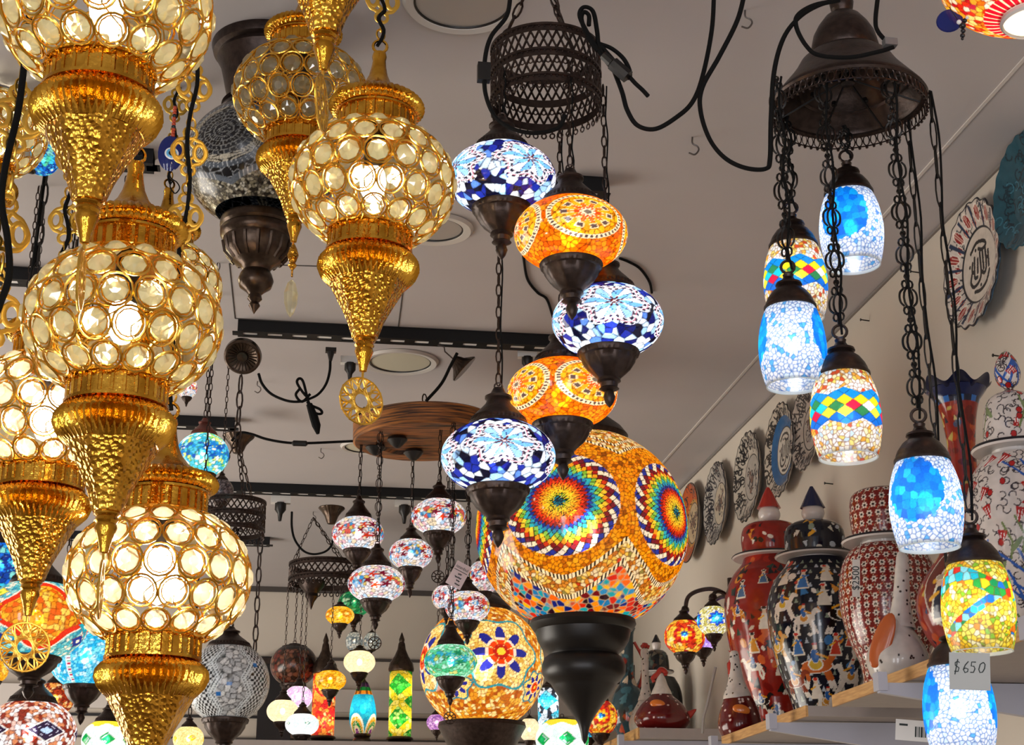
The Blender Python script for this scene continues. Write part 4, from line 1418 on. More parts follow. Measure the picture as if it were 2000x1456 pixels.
def cord_obj(name, label, cat, pts, g, r, mat=None, group=None, par=None):
    """a loose cord through the listed photo points at ground distance g: a thing, or a part of par"""
    q = [pos(a[0], a[1], g=g) if g else pos(a[0], a[1], z=CEIL - r) for a in pts]
    m = MB(); m.tube([Vector(a) - q[0] for a in spline(q, 7)], r, 6)
    if par:
        t = m.obj('power_cord', mat or CORDM, par)
        t.matrix_local = local_of(par) @ Matrix.Translation(q[0])
        return t, q[0]
    t = m.obj(name, mat or CORDM); t.location = q[0]
    tag(t, label, cat, group)
    return t, q[0]


# tied flex and plug hanging on the hoop
t, o0 = cord_obj('power_cord', 'black power cord tied in a bundle, swinging right from the pierced hoop to the top edge', 'cord',
                 [(1395, -20), (1390, 60), (1372, 150), (1352, 200), (1320, 230), (1280, 252), (1245, 245), (1225, 215), (1215, 180), (1200, 140)], gm - .1, .0032, par=TM)
m = MB()
for pts in ([(1200, 140), (1170, 100), (1145, 60), (1132, 30), (1140, 14), (1158, 22), (1166, 60), (1170, 90), (1185, 120), (1205, 140)],
            [(1150, 50), (1150, 30), (1140, 24), (1136, 40), (1150, 75), (1168, 100)],
            [(1170, 85), (1195, 95), (1218, 115), (1230, 140), (1225, 152), (1200, 120), (1172, 88)],
            [(1225, 145), (1240, 162), (1255, 176), (1266, 188)]):
    m.tube([Vector(a) - o0 for a in spline([pos(x, y, g=gm - .11) for x, y in pts], 6)], .0032, 6)
m.obj('bundled_loops', CORDM, t)
a, b = pos(1178, 108, g=gm - .12), pos(1226, 150, g=gm - .12)
m = MB(); m.tube([Vector(a) - o0, Vector(a).lerp(b, .35) - o0, Vector(a).lerp(b, .4) - o0, Vector(b) - o0], [.006, .007, .010, .010], 8); m.obj('plug', BLACKM, t)
t, o0 = cord_obj('power_cord', 'black cord with inline switch looping down the left side of the pierced hoop', 'cord',
                 [(998, -20), (990, 30), (960, 70), (948, 110), (946, 160), (950, 190), (962, 220), (980, 240), (1010, 255), (1050, 260), (1090, 250), (1104, 225)], gm - .16, .0030, par=TM)
m = MB(); c = pos(945, 142, g=gm - .16) - o0; m.box((c.x, c.y, c.z), (.017, .012, .026)); m.obj('inline_switch', BLACKM, t, False)
cord_obj('hanging_cable', 'thin black cord curling right of the upper orange globe to the ceiling', 'cord', [(1210, 505), (1228, 512), (1250, 525), (1268, 550), (1273, 572)], None, .0032)
cord_obj('hanging_cable', 'thin black cord sagging between the two orange globe lamps', 'cord', [(1022, 500), (1030, 545), (1050, 572), (1068, 585), (1080, 620)], None, .0032)

# ================================================================== HUGE ORANGE GLOBE, TAN GLOBE


def giant_lamp(label, px, py, Rpx, bpx, d, design, t0, bulb, base, seed, kr=.2, capdy=0):
    p = pos(px, py, d=d); s = depth(p) / FPX; R = Rpx * s; e = elev(p)
    b = sqrt((bpx * s) ** 2 - (R * sin(e)) ** 2) / cos(e)
    t = thing('mosaic_globe_lamp', label, 'hanging lamp', p, facing(p))
    lt = math.acos(.42)
    nu = int(Rpx * 3.0); sf = Surf(ellipse_prof(R, b, -lt, lt), nu, int(nu * .44))
    put('glass_shade', sf.mesh('glass_shade', design(sf, np.random.default_rng(seed), t0), GLASSLIT), t)
    put('bulb', bulb_mesh('bulb', R * kr, bulb, 1.2), t)
    k = s * 1.04
    m = MB(); m.lathe([(a * k, -b * sin(lt) + bb * k) for a, bb in base], 64); m.obj('base_cup', BLACKM if seed == 41 else BRONZE, t)
    m = MB(); m.lathe([(R * .44, b * sin(lt) - .01 * R), (R * .46, b * sin(lt) + .04 * R), (R * .40, b * sin(lt) + .12 * R), (R * .3, b * sin(lt) + .2 * R), (R * .12, b * sin(lt) + .3 * R), (0, b * sin(lt) + .32 * R)], 48)
    m.obj('cap', BRONZE, t)
    zt = b * sin(lt) + .3 * R
    m = MB(); chain_plain(m, zt, CEIL - p.z, .05, .02, .003); m.obj('chain', BRONZE, t)
    return t


BASE1 = [(0, 6), (96, 4), (98, -4), (92, -14), (88, -16), (84, -34), (76, -48), (66, -56), (64, -60), (72, -66), (77, -80), (76, -94), (68, -106), (60, -112), (58, -116), (48, -132), (36, -146),
         (26, -160), (18, -172), (12, -182), (8, -194), (5, -212), (0, -220)]
giant_lamp('huge orange mosaic globe lamp with rainbow mandalas above a stepped black base', 1136, 1036, 207, 200, 3.55, d_bigorange, -0.20, BULBY, BASE1, 41, .175)
giant_lamp('large tan mosaic globe with blue star flowers, behind the green globe lamp', 942, 1304, 122, 122, 4.7, d_tanflower, 0.30, BULBY,
           [(0, 6), (80, 4), (82, -4), (76, -14), (66, -34), (50, -54), (40, -70), (46, -84), (30, -110), (0, -130)], 42, .19)

# ================================================================== BELL CHANDELIER, RIGHT
pR = pos(1658, 200, d=2.2); gR = gdist(pR); sR = depth(pR) / FPX
TB = t = thing('bell_chandelier', 'dark bell-shaped metal canopy with pierced rim carrying the blue jar lamps', 'chandelier frame', pR, facing(pR))
m = MB()
bell = [(149, 0), (149, 4), (142, 12), (128, 28), (112, 46), (101, 60), (90, 78), (72, 92), (64, 96), (67, 104), (64, 118), (60, 134), (50, 152), (36, 170), (24, 178), (18, 182), (22, 190), (24, 202), (20, 212), (8, 220), (0, 221)]
m.lathe([(a * sR, b * sR * 1.10) for a, b in bell], 72, cap=False)
m.lathe([(a * sR * .97 if a > 20 else a * sR * .9, b * sR * 1.10 - .002) for a, b in bell[:17]], 72, cap=False)
m.obj('bell', BRONZE, t)
m = MB(); m.lathe([(149 * sR, .001), (152 * sR, -.001), (149 * sR, -.004), (138 * sR, -.003), (138 * sR, 0), (149 * sR, .001)], 72, cap=False)
m.lathe([(96 * sR, 30 * sR), (100 * sR, 26 * sR), (94 * sR, 22 * sR), (90 * sR, 26 * sR), (96 * sR, 30 * sR)], 60, cap=False); m.obj('rim', BRONZE, t)
m = MB(); n = 64
for i in range(n):
    a = 2 * pi * i / n
    m.ring(1, 1.3 * sR, 10, 4, RZ(a) @ T(0, -147 * sR, -15 * sR), 6.2 * sR, 11 * sR)
    m.ball((147 * sR * sin(a), -147 * sR * cos(a), -30 * sR), 3.4 * sR, 5, 4)
m.lathe([(148.5 * sR, -26 * sR), (148.5 * sR, -28 * sR), (146.5 * sR, -28 * sR), (146.5 * sR, -26 * sR), (148.5 * sR, -26 * sR)], 64, cap=False)
m.obj('pierced_gallery', BRONZE, t)
m = MB(); m.lathe([(16 * sR, 60 * sR), (14 * sR, 40 * sR), (0, 38 * sR)], 16)
for i in range(7):
    a = 2 * pi * i / 7 + .2
    m.lathe([(0, 0), (5 * sR, -2 * sR), (6 * sR, -10 * sR), (0, -12 * sR)], 8, M=T(70 * sR * cos(a), 70 * sR * sin(a), 40 * sR))
    m.tube([(16 * sR * cos(a), 16 * sR * sin(a), 46 * sR), (138 * sR * cos(a), 138 * sR * sin(a), -2 * sR)], 2.2 * sR, 5)
m.obj('spokes', BLACKM, t)
m = MB(); chain_plain(m, 225 * sR * 1.1, CEIL - pR.z, .03, .012, .002); m.obj('chain', BRONZE, t)


def jar_lamp(label, px, py, Rpx, dg, design, t0, seed, gR_=gR, chain='fancy', seam_=1.0):
    g = gR_ + dg
    p = pos(px, py, g=g); s = depth(p) / FPX; R = Rpx * s
    t = thing('jar_lamp', label, 'hanging lamp', p, facing(p), 'jar lamps of the bell chandelier')
    pr = smooth_prof([(.70 * R, 1.32 * R), (.80 * R, 1.12 * R), (.92 * R, .72 * R), (.99 * R, .25 * R), (1.0 * R, -.10 * R), (.97 * R, -.45 * R), (.90 * R, -.85 * R), (.82 * R, -1.14 * R)], 6)
    nu = int(Rpx * 4.4); sf = Surf(pr, nu, int(nu * .42))
    sf.pts.D[:, 2] = np.clip(sf.pts.D[:, 2], -1, 1)
    put('glass_shade', sf.mesh('glass_shade', design(sf, np.random.default_rng(seed), t0), GLASSCUP), t)
    m = MB(); m.lathe([(.82 * R, -1.14 * R), (.83 * R, -1.165 * R), (.79 * R, -1.165 * R), (.79 * R, -1.14 * R), (.82 * R, -1.06 * R)], 48, cap=False)
    m.obj('frosted_rim', FROST, t)
    put('bulb', bulb_mesh('bulb', R * .225, BULBW, 1.3), t, (0, 0, .14 * R))
    m = MB(); m.lathe([(.12 * R, 1.2 * R), (.12 * R, .46 * R), (0, .46 * R)], 14); m.obj('socket', BLACKM, t)
    m = MB()
    m.lathe([(.73 * R, 1.24 * R), (.78 * R, 1.27 * R), (.78 * R, 1.34 * R), (.73 * R, 1.40 * R), (.72 * R, 1.46 * R), (.66 * R, 1.60 * R), (.52 * R, 1.80 * R), (.36 * R, 1.93 * R), (.30 * R, 1.97 * R),
             (.40 * R, 2.02 * R), (.38 * R, 2.09 * R), (.22 * R, 2.16 * R), (.15 * R, 2.28 * R), (.17 * R, 2.36 * R), (.08 * R, 2.44 * R), (0, 2.45 * R)], 48)
    m.obj('cap', BRONZE, t)
    m = MB(); m.ring(.20 * R, .045 * R, 16, 6, T(0, 0, 2.62 * R)); m.obj('hanging_ring', BRONZE, t)
    z0, z1 = 2.8 * R, pR.z - p.z + .004
    if z1 > z0 + .02:
        m = MB()
        if chain == 'fancy': chain_fancy(m, z0, z1, .062, .022, .0015)
        else: chain_line(m, (0, 0, z0), (0, 0, z1), .05, .008, .0012)
        m.obj('chain', BLACKM, t)
    m = MB(); n = 9
    m.tube(spline([(.004 + .003 * sin(i * 1.9 + seed), -.004, 2.5 * R + (z1 - 2.5 * R) * i / n) for i in range(n + 1)], 3), .0017, 5); m.obj('cord', CORDM, t)
    return t


jar_lamp('blue jar lamp on the shortest chain, close beneath the bell canopy', 1663, 452, 62, .08, d_bluepatch, -0.25, 51)
jar_lamp('multicoloured jar lamp farthest left, partly behind a pale blue jar lamp', 1554, 555, 62, .05, d_diamondband, 0.2, 52)
jar_lamp('pale blue-white crackle jar lamp overlapping the multicoloured one at left', 1548, 682, 66, -.06, d_bluepatch, 1.5, 53)
jar_lamp('jar lamp with yellow and turquoise diamond band, at the middle of the bell chandelier', 1652, 818, 69, -.07, d_diamondband, 0.0, 54)
jar_lamp('bright blue jar lamp on long double chains in front of the red jar', 1809, 990, 71, -.085, d_bluepatch, -0.3, 55)
jar_lamp('yellow, green and red jar lamp above the handwritten price card', 1911, 1192, 71, -.02, d_yellowmulti, 0.2, 56, chain='long')
jar_lamp('lowest jar lamp, blue-white crackle, below the handwritten price card', 1874, 1392, 70, .05, d_bluepatch, 1.75, 57, chain='plain')

# cord draped over the bell canopy
t, o0 = cord_obj('power_cord', 'long black cord looping from the top edge to the bell canopy and round its neck', 'cord',
                 [(1456, -20), (1440, 40), (1405, 110), (1372, 170), (1368, 215), (1385, 270), (1415, 308), (1455, 328), (1495, 330), (1504, 310), (1506, 230), (1512, 140), (1530, 75), (1560, 35), (1600, 10), (1640, 0)], gR - .12, .0032, par=TB)
m = MB()
m.tube([Vector(a) - o0 for a in spline([pos(x, y, g=gR - .12) for x, y in [(1640, 0), (1590, 10), (1558, 30), (1556, 55), (1575, 90), (1600, 108), (1660, 112), (1720, 100), (1745, 92)]], 6)], .0032, 6)
m.tube([Vector(a) - o0 for a in spline([pos(x, y, g=gR - .10) for x, y in [(1715, -10), (1710, 40), (1715, 62), (1735, 85)]], 6)], .0032, 6); m.obj('loops', CORDM, t)
m = MB(); c = pos(1738, 84, g=gR - .12) - o0; m.box((c.x, c.y, c.z), (.017, .012, .010)); m.obj('connector', pmat('clear_connector', (.16, .16, .16), 0, .2), t, False)


# handwritten price card
def strokes(mb, lines, w, y=-.0009):
    for ln in lines:
        mb.tube([(x, y, z) for x, z in ln], w, 4, flat=.4, up=(0, 1, 0))


p = pos(1894, 1312, g=gR - .115); s = depth(p) / FPX
t = thing('price_card', 'grey price card handwritten $650, between the two lowest jar lamps', 'price card', p, facing(p)); t.rotation_euler = (0, radians(4), facing(p))
m = MB(); m.box((0, 0, 0), (77 * s, .0012, 72 * s)); m.obj('card', PAPER, t, False)
m = MB(); k = s
L = [[(-19, 8), (-22, 11), (-27, 8), (-27, 3), (-20, -2), (-22, -9), (-29, -9)], [(-22, 15), (-28, -15)],
     [(-2, 11), (-8, 4), (-12, -5), (-9, -11), (-4, -9), (-3, -4), (-8, -2), (-12, -5)],
     [(12, 10), (4, 10), (3, 2), (8, 2), (10, -3), (7, -10), (1, -10)],
     [(26, 10), (20, 6), (17, -4), (19, -10), (24, -9), (28, -2), (29, 6), (26, 10)]]
strokes(m, [spline([(x * k, 0, (z + 8) * k) for x, z in ln], 4) if False else [(x * k, (z + 8) * k) for x, z in ln] for ln in L], 1.05 * k)
m.obj('handwriting', INK, t)
m = MB(); m.tube([(-36 * s, 0, 35 * s), (-16 * s, .055, 44 * s)], .0005, 4); m.tube([(36 * s, 0, 35 * s), (34 * s, .055, 44 * s)], .0005, 4); m.obj('string', CORDM, t)

# globe lamp in the top right corner
mosaic_lamp('red and yellow mosaic globe lamp in the top right corner, open glass at its bottom', 2010, -52, 172, 126, 2.0, d_corner, None, 61, 0.2, bulb=BULBY, kr=.2, cup=False, oa=.36, caph=.4, chain=None, nuk=2.0)
tc = [o for o in COL.objects if o.name.startswith('mosaic_lamp')][-1]
for o in tc.children:
    if o.name.startswith('bulb'): o.location.z = -.012
pc_ = pos(2010, -52, d=2.0); sc_ = depth(pc_) / FPX; Rc_ = 172 * sc_; ec_ = elev(pc_)
bc_ = sqrt((126 * sc_) ** 2 - (Rc_ * sin(ec_)) ** 2) / cos(ec_) * sin(math.acos(.36))
m = MB(); m.lathe([(.37 * Rc_, -bc_ + .004), (.36 * Rc_, -bc_ - .004), (.24 * Rc_, -bc_ - .010), (0, -bc_ - .012)], 36, cap=False); m.obj('glass_dish', FROST, tc)
m = MB(); m.lathe([(.34 * Rc_, -bc_ - .005), (.37 * Rc_, -bc_ - .001), (.38 * Rc_, -bc_ - .006), (.35 * Rc_, -bc_ - .009), (.34 * Rc_, -bc_ - .005)], 36, cap=False); m.obj('rim_ring', CREAM, tc)
p = pos(1888, 45, d=1.98); s = depth(p) / FPX
t = thing('evil_eye_amulet', 'small dark bead charm dangling left of the top right corner lamp', 'ornament', p, facing(p))
m = MB(); m.lathe([(0, -5 * s), (24 * s, -3 * s), (26 * s, 0), (24 * s, 3 * s), (0, 5 * s)], 24, M=T(-32 * s, .03, 38 * s) @ RX(pi / 2)); m.obj('blue_disc', BLUEG, t)
m = MB()
for x, z, r in ((-8, -4, 7), (-3, 6, 5), (-8, -16, 5), (-10, -26, 5), (-11, -33, 3)): m.ball((x * s, 0, z * s), r * s, 8, 6)
m.obj('dark_beads', BLACKG, t)
m = MB(); m.ball((2 * s, -.004, 8 * s), 3.5 * s, 8, 6); m.ball((-14 * s, -.003, 2 * s), 5 * s, 8, 6); m.obj('clear_beads', WHITEG, t)
m = MB(); m.tube([(-30 * s, .02, 60 * s), (-16 * s, .01, 18 * s), (-8 * s, 0, -4 * s), (-11 * s, 0, -34 * s)], .8 * s, 4); m.obj('string', CORDM, t)

# ================================================================== WOODEN WHEEL CHANDELIER
pW = pos(830, 845, d=4.25); gW = gdist(pW); sW = depth(pW) / FPX
TWH = t = thing('wooden_wheel', 'round scorched-wood wheel chandelier hanging below the long ceiling rail', 'chandelier frame', pW, facing(pW))
t.rotation_euler = (0, -.03, facing(pW))
m = MB(); m.lathe([(0, 22 * sW), (134 * sW, 22 * sW), (140 * sW, 18 * sW), (140 * sW, -18 * sW), (136 * sW, -21 * sW)], 80, cap=False); m.obj('rim', BURNT, t)
m = MB(); m.lathe([(136 * sW, -21 * sW), (96 * sW, -22 * sW), (90 * sW, -16 * sW), (0, -16 * sW)], 80, cap=False); m.obj('underside', WOODU, t)
for i, (a, rr) in enumerate(((2.9, 100), (3.6, 60), (-.3, 70), (.9, 80), (1.9, 70))):
    m = MB(); m.lathe([(0, 0), (18 * sW, 0), (20 * sW, -5 * sW), (12 * sW, -14 * sW), (5 * sW, -20 * sW), (0, -21 * sW)], 20, M=T(rr * sW * cos(a), rr * sW * sin(a), -18 * sW)); m.obj('ceiling_rose', BLACKM, t)
hb = pos(893, 716, Y=YR1)
m = MB(); chain_plain(m, 22 * sW, hb.z - pW.z, .03, .012, .002); m.obj('chain', BRONZE, t)
m = MB()
for i in range(3):
    m.tube([Vector((-(128 - 6 * i) * sW, -.02 - .012 * i, (12 + 4 * i) * sW)) + Vector((12 * sW * cos(a) * .7, 0, 14 * sW * sin(a) * 1.6)) for a in np.linspace(-1, 4, 12)], .0025, 5)
m.obj('coiled_wire', CORDM, t)
ztW = pW.z - 14 * sW
WL = 'lamps of the wooden wheel'
mosaic_lamp('white mosaic globe lamp with red stars, leftmost under wooden wheel', 699, 1044, 51, 37, None, d_redstar, None, 71, 0.5, g=gW, topz=ztW, group=WL, kr=.185, metal=BRONZE, caph=1.25)
mosaic_lamp('white red-star mosaic globe lamp, lower left, ending in a medallion, over green globe', 735, 1141, 56, 38, None, d_redstar, None, 72, 0.1, g=gW - .12, topz=ztW, group=WL, kr=.185, caph=1.2, medal=True, chain='fancy')
mosaic_lamp('white red-star mosaic globe lamp between the leftmost and the right one, farther back', 802, 1083, 43, 32, None, d_redstar, None, 73, -0.6, g=gW + .16, topz=ztW, group=WL, kr=.185, cuph=1.3)
mosaic_lamp('white mosaic globe lamp with red star ring, right under wooden wheel', 857, 1010, 54, 38, None, d_redstar, None, 74, 0.25, g=gW - .1, topz=ztW, group=WL, kr=.185, medal=True, cuph=1.1)
mosaic_lamp('white red-star mosaic globe lamp just below the paper tag', 913, 1186, 44, 33, None, d_redstar, None, 75, 0.35, g=gW - .05, topz=ztW, group=WL, kr=.185, chain='fancy')
mosaic_lamp('small white mosaic globe lamp behind the green globe lamp\'s chain', 872, 1168, 29, 26, None, d_redstar, None, 76, 0.9, g=gW + .14, topz=ztW, group=WL, kr=.185)
mosaic_lamp('white red-star mosaic globe lamp cut off by the huge orange globe', 945, 1128, 32, 34, None, d_redstar, None, 77, -0.3, g=gW + .07, topz=ztW, group=WL, kr=.185, medal=True)
mosaic_lamp('mint green mosaic globe lamp on a long chain before the tan globe', 880, 1293, 52, 36, None, d_greenstar, None, 78, 0.2, g=gW - .17, topz=ztW, group=WL, kr=.185, medal=True, chain='fancy', caph=1.35)
p = pos(896, 1124, g=gW - .26); s = depth(p) / FPX
t = thing('price_tag', 'tilted paper price tag lettered istanbul, tied to a lamp chain', 'price tag', p, facing(p)); t.rotation_euler = (0, radians(28), facing(p))
m = MB(); m.box((0, 0, 0), (32 * s, .001, 50 * s)); m.obj('paper', PAPERP, t, False)


def text_mesh(body, size, name, mat, parent, loc, rot=(pi / 2, 0, 0)):
    cu = bpy.data.curves.new(name, 'FONT'); cu.body = body; cu.size = size; cu.align_x = 'CENTER'; cu.align_y = 'CENTER'; cu.extrude = size * .01
    tmp = bpy.data.objects.new('tmp', cu); COL.objects.link(tmp)
    dg = bpy.context.evaluated_depsgraph_get()
    me = bpy.data.meshes.new_from_object(tmp.evaluated_get(dg))
    bpy.data.objects.remove(tmp); bpy.data.curves.remove(cu)
    me.materials.clear(); me.materials.append(mat)
    o = put(name, me, parent, loc); o.rotation_euler = rot
    return o


text_mesh('istanbul', 8.5 * s, 'lettering', INK, t, (0, -.0009, 15 * s))
m = MB(); m.box((0, -.0008, 8 * s), (28 * s, .0003, 1.2 * s))
for z, x0, x1 in ((2, -2, 6), (-5, -6, 9), (-11, 0, 8), (-18, 1, 12)):
    m.tube([(x * s, -.0008, (z + 1.6 * sin(x * 1.9)) * s) for x in np.arange(x0, x1, 1.0)], .8 * s, 4)
m.obj('handwriting', INK, t)
m = MB(); m.tube([(-14 * s, 0, 24 * s), (-13 * s, .09, 34 * s)], .4 * s, 4); m.obj('string', CORDM, t)

# ================================================================== RAIL CANOPIES AND CABLES


def bell_canopy(label, px, py, Rpx, Y, hk, tilt=(0, 0), ylink=None, flip=False, name='bell_canopy'):
    p = pos(px, py, Y=Y); s = depth(p) / FPX; R = Rpx * s
    t = thing(name, label, 'ceiling canopy', p, facing(p)); t.rotation_euler = (tilt[0], tilt[1], facing(p))
    k = -1 if flip else 1
    pr = [(R, 0), (R * 1.03, .06 * R * k), (R * .98, .14 * R * k), (R * .80, .3 * R * k), (R * .52, hk * .55 * R * k), (R * .42, hk * .8 * R * k), (R * .3, hk * R * k), (0, hk * 1.02 * R * k)]
    m = MB(); m.lathe([(a, b, .02 if 0 < i < 5 else 0, 20) for i, (a, b) in enumerate(pr)], 80, cap=True); m.obj('bell', BRONZE2, t)
    m = MB(); m.tube([(0, 0, hk * R * k), (0, 0, hk * R * k + .03), (.008, 0, hk * R * k + .04), (0, 0, hk * R * k + .055)], .002, 5); m.obj('hook', BRONZE, t)
    return t


bell_canopy('small ribbed bell canopy hooked on the long rail above the wooden wheel', 908, 722, 30, YR1, 1.0, (.1, -.85))
T1_ = bell_canopy('small upright bell canopy far back, feeding a cord to the three-chain hoop', 648, 992, 25, YR2 - .02, 1.3, (0, 0), flip=True)
bell_canopy('dark bell canopy beside the turquoise globe lamp, on the short rail end', 466, 851, 30, pos(466, 826, z=CEIL - .03).y, 1.2, (0, 0), flip=True)
# round rosette canopy hanging on edge
p = pos(474, 696, Y=YR1 + .02); s = depth(p) / FPX
TROS = t = thing('rosette_canopy', 'round ribbed rosette canopy hooked on the left end of the long rail', 'ceiling canopy', p, facing(p))
t.rotation_euler = (radians(-48), radians(14), facing(p))
m = MB(); m.lathe([(0, 12 * s), (34 * s, 12 * s), (37 * s, 4 * s), (36 * s, -6 * s), (32 * s, -9 * s)], 48, cap=False)
m.lathe([(32 * s, -9 * s), (28 * s, -5 * s), (12 * s, -2 * s), (10 * s, -6 * s), (0, -7 * s)], 48, cap=False)
for i in range(24):
    a = 2 * pi * i / 24; m.tube([(13 * s * cos(a), 13 * s * sin(a), -3 * s), (29 * s * cos(a), 29 * s * sin(a), -6 * s)], 1.3 * s, 5)
m.obj('plate', BRONZE2, t)
m = MB(); m.tube(spline([(-2 * s, 10 * s, 14 * s), (0, 20 * s, 30 * s), (3 * s, 24 * s, 45 * s)], 4), 1.5 * s, 5); m.obj('hook', BRONZE, t)


def plug(mb, p, s, o0):
    c = Vector(p) - o0
    mb.box((c.x, c.y, c.z + 6 * s), (22 * s, 14 * s, 9 * s)); mb.tube([c + Vector((0, 0, 2 * s)), c + Vector((0, 0, -6 * s)), c + Vector((0, 0, -18 * s))], [8 * s, 6 * s, 3 * s], 8)


t, o0 = cord_obj('power_cord', 'black cable with a knotted bundle hanging from the rosette canopy to a wall-type plug', 'cord',
                 [(505, 730), (512, 750), (530, 770), (560, 783), (585, 785), (603, 780), (622, 770), (637, 750), (644, 725), (645, 702)], gdist(pos(580, 760, Y=YR1)), .0036, par=TROS)
gk = gdist(pos(580, 760, Y=YR1)); m = MB()
for pts in ([(603, 780), (590, 765), (580, 748), (584, 740), (592, 745), (600, 775)], [(600, 775), (605, 790), (625, 800), (628, 808), (615, 806), (600, 785)], [(585, 760), (578, 772), (590, 785), (606, 770)]):
    m.tube([Vector(a) - o0 for a in spline([pos(x, y, g=gk) for x, y in pts], 5)], .0036, 5)
m.tube([pos(604, 790, g=gk) - o0, pos(613, 815, g=gk) - o0, pos(618, 832, g=gk) - o0, pos(621, 848, g=gk) - o0], [.008, .011, .011, .004], 8)
m.obj('knot', CORDM, t)
m = MB(); plug(m, pos(646, 690, g=gk), gk / FPX, o0); m.obj('plug', BLACKM, t)
for px, py, lab, Y_ in ((684, 712, 'white plug adaptor with black plug on the ceiling rail, behind the gold medallion', YR1), (1030, 700, 'white plug adaptor with black plug under the rail, left of the lower orange globe', YR1),
                        (548, 985, 'white power block with a black plug below the second ceiling rail', YR2 - .02), (790, 990, 'white power block with black plug between two red-star lamps', YR2 - .02)):
    p = pos(px, py, Y=Y_ + .06); s = depth(p) / FPX
    t = thing('power_adaptor', lab, 'plug', p, facing(p))
    m = MB(); m.box((0, 0, 8 * s), (38 * s, 16 * s, 14 * s)); m.obj('block', WHITEM, t, False)
    m = MB(); m.lathe([(11 * s, 2 * s), (11 * s, -12 * s), (5 * s, -20 * s), (3 * s, -34 * s), (0, -35 * s)], 12); m.obj('plug', BLACKM, t)
t, o0 = cord_obj('power_cord', 'black cable with inline switch running level from the chain to the wooden wheel', 'cord',
                 [(452, 862), (468, 846), (490, 848), (520, 858), (560, 865), (600, 866), (650, 864), (694, 862)], gW, .0036, par=TWH)
m = MB(); a, b = pos(570, 866, g=gW) - o0, pos(601, 867, g=gW) - o0; m.tube([a, a.lerp(b, .1), a.lerp(b, .9), b], [.004, .008, .008, .004], 8); m.obj('inline_switch', BLACKM, t)
cord_obj('hanging_cable', 'black cord slanting from the ribbed bell canopy down to the wooden wheel', 'cord', [(893, 690), (880, 715), (862, 750), (832, 784)], gdist(pos(870, 740, Y=YR1)) - .05, .004)
cord_obj('hanging_cable', 'black cable from a plug curving under to the cord of the far bell canopy', 'cord', [(570, 1000), (570, 1030), (576, 1055), (592, 1076), (612, 1083), (635, 1078), (648, 1064), (652, 1040)], gdist(pos(610, 1050, Y=YR2)) + .02, .004)
cord_obj('hanging_cable', 'short black cable and plug on the back wall left of the lowest gold lamp', 'cord', [(148, 1074), (147, 1090), (146, 1110), (145, 1130)], 7.0, .006)
p = pos(148, 1076, g=7.0); s = depth(p) / FPX
m = MB(); m.lathe([(8 * s, 6 * s), (8 * s, 0), (4 * s, -8 * s), (2 * s, -16 * s), (0, -17 * s)], 12)
o = m.obj('wall_plug', BLACKM); o.location = p; tag(o, 'black plug at the back wall, above the short cable at left', 'plug')

#PART3
# ================================================================== RIGHT WALL: SHELVES


SHELF_Z = CAMZ + .372


def shelf(label, y0, y1, z, depth_=.35, th=.020, brackets=(), edge=PINEM):
    t = thing('wall_shelf', label, 'shelf', (XW, (y0 + y1) / 2, z))
    L = y1 - y0
    m = MB(); m.box((-depth_ / 2 - .001, 0, -th / 2), (depth_ - .004, L, th)); m.obj('board', BOARDM, t, False)
    m = MB(); m.box((-depth_ - .0015, 0, -th / 2), (.005, L, th + .001)); m.obj('pine_edge', edge, t, False)
    for by in brackets:
        m = MB(); yy = by - (y0 + y1) / 2; zt = -th
        m.add([(-depth_ - .05, yy - .006, zt - .004), (-depth_ - .05, yy + .006, zt - .004), (-depth_ - .05, yy + .006, zt - .020), (-depth_ - .05, yy - .006, zt - .020),
               (0, yy - .010, zt), (0, yy + .010, zt), (0, yy + .010, zt - .075), (0, yy - .010, zt - .075)],
              [(0, 1, 2, 3), (4, 7, 6, 5), (0, 4, 5, 1), (3, 2, 6, 7), (0, 3, 7, 4), (1, 5, 6, 2)])
        m.box((-depth_ - .046, yy, zt - .002), (.016, .024, .03)); m.obj('bracket', BRACKM, t, False)
    return t


shA = shelf('nearest wall shelf with pine edge, under the red dotted jar and trumpet vase', 1.40, 2.876, SHELF_Z, brackets=(2.52, 1.98))
shB = shelf('middle wall shelf with pine edge, under the red and navy lidded jars', 3.03, 3.64, SHELF_Z, brackets=(3.12, 3.56))
pc = pos(1247, 1422, X=XW - .352)
shC = shelf('farthest wall shelf at bottom, under the red white-headed ceramic hen', pc.y, pc.y + .95, pc.z, brackets=(pc.y + .04,), th=.03)
# barcode sticker on the bracket board below
p = pos(1785, 1428, X=1.16)
t = thing('barcode_label', 'white barcode sticker under the nearest shelf, beside the lowest jar lamp', 'label', p, facing(p)); s = depth(p) / FPX
t.rotation_euler = (0, radians(6), facing(p))
m = MB(); m.box((0, 0, 0), (70 * s, .0015, 40 * s)); m.obj('sticker', WHITEM, t, False)
m = MB()
x = 2
for wd in (3, 1, 2, 4, 1, 2, 3, 1):
    m.box(((x + wd / 2) * s, -.001, -2 * s), (wd * s, .0004, 20 * s)); x += wd + 1.6
m.box((-20 * s, -.001, 10 * s), (16 * s, .0004, 4 * s)); m.obj('bars', INK, t, False)

# ================================================================== PAINTED CERAMICS


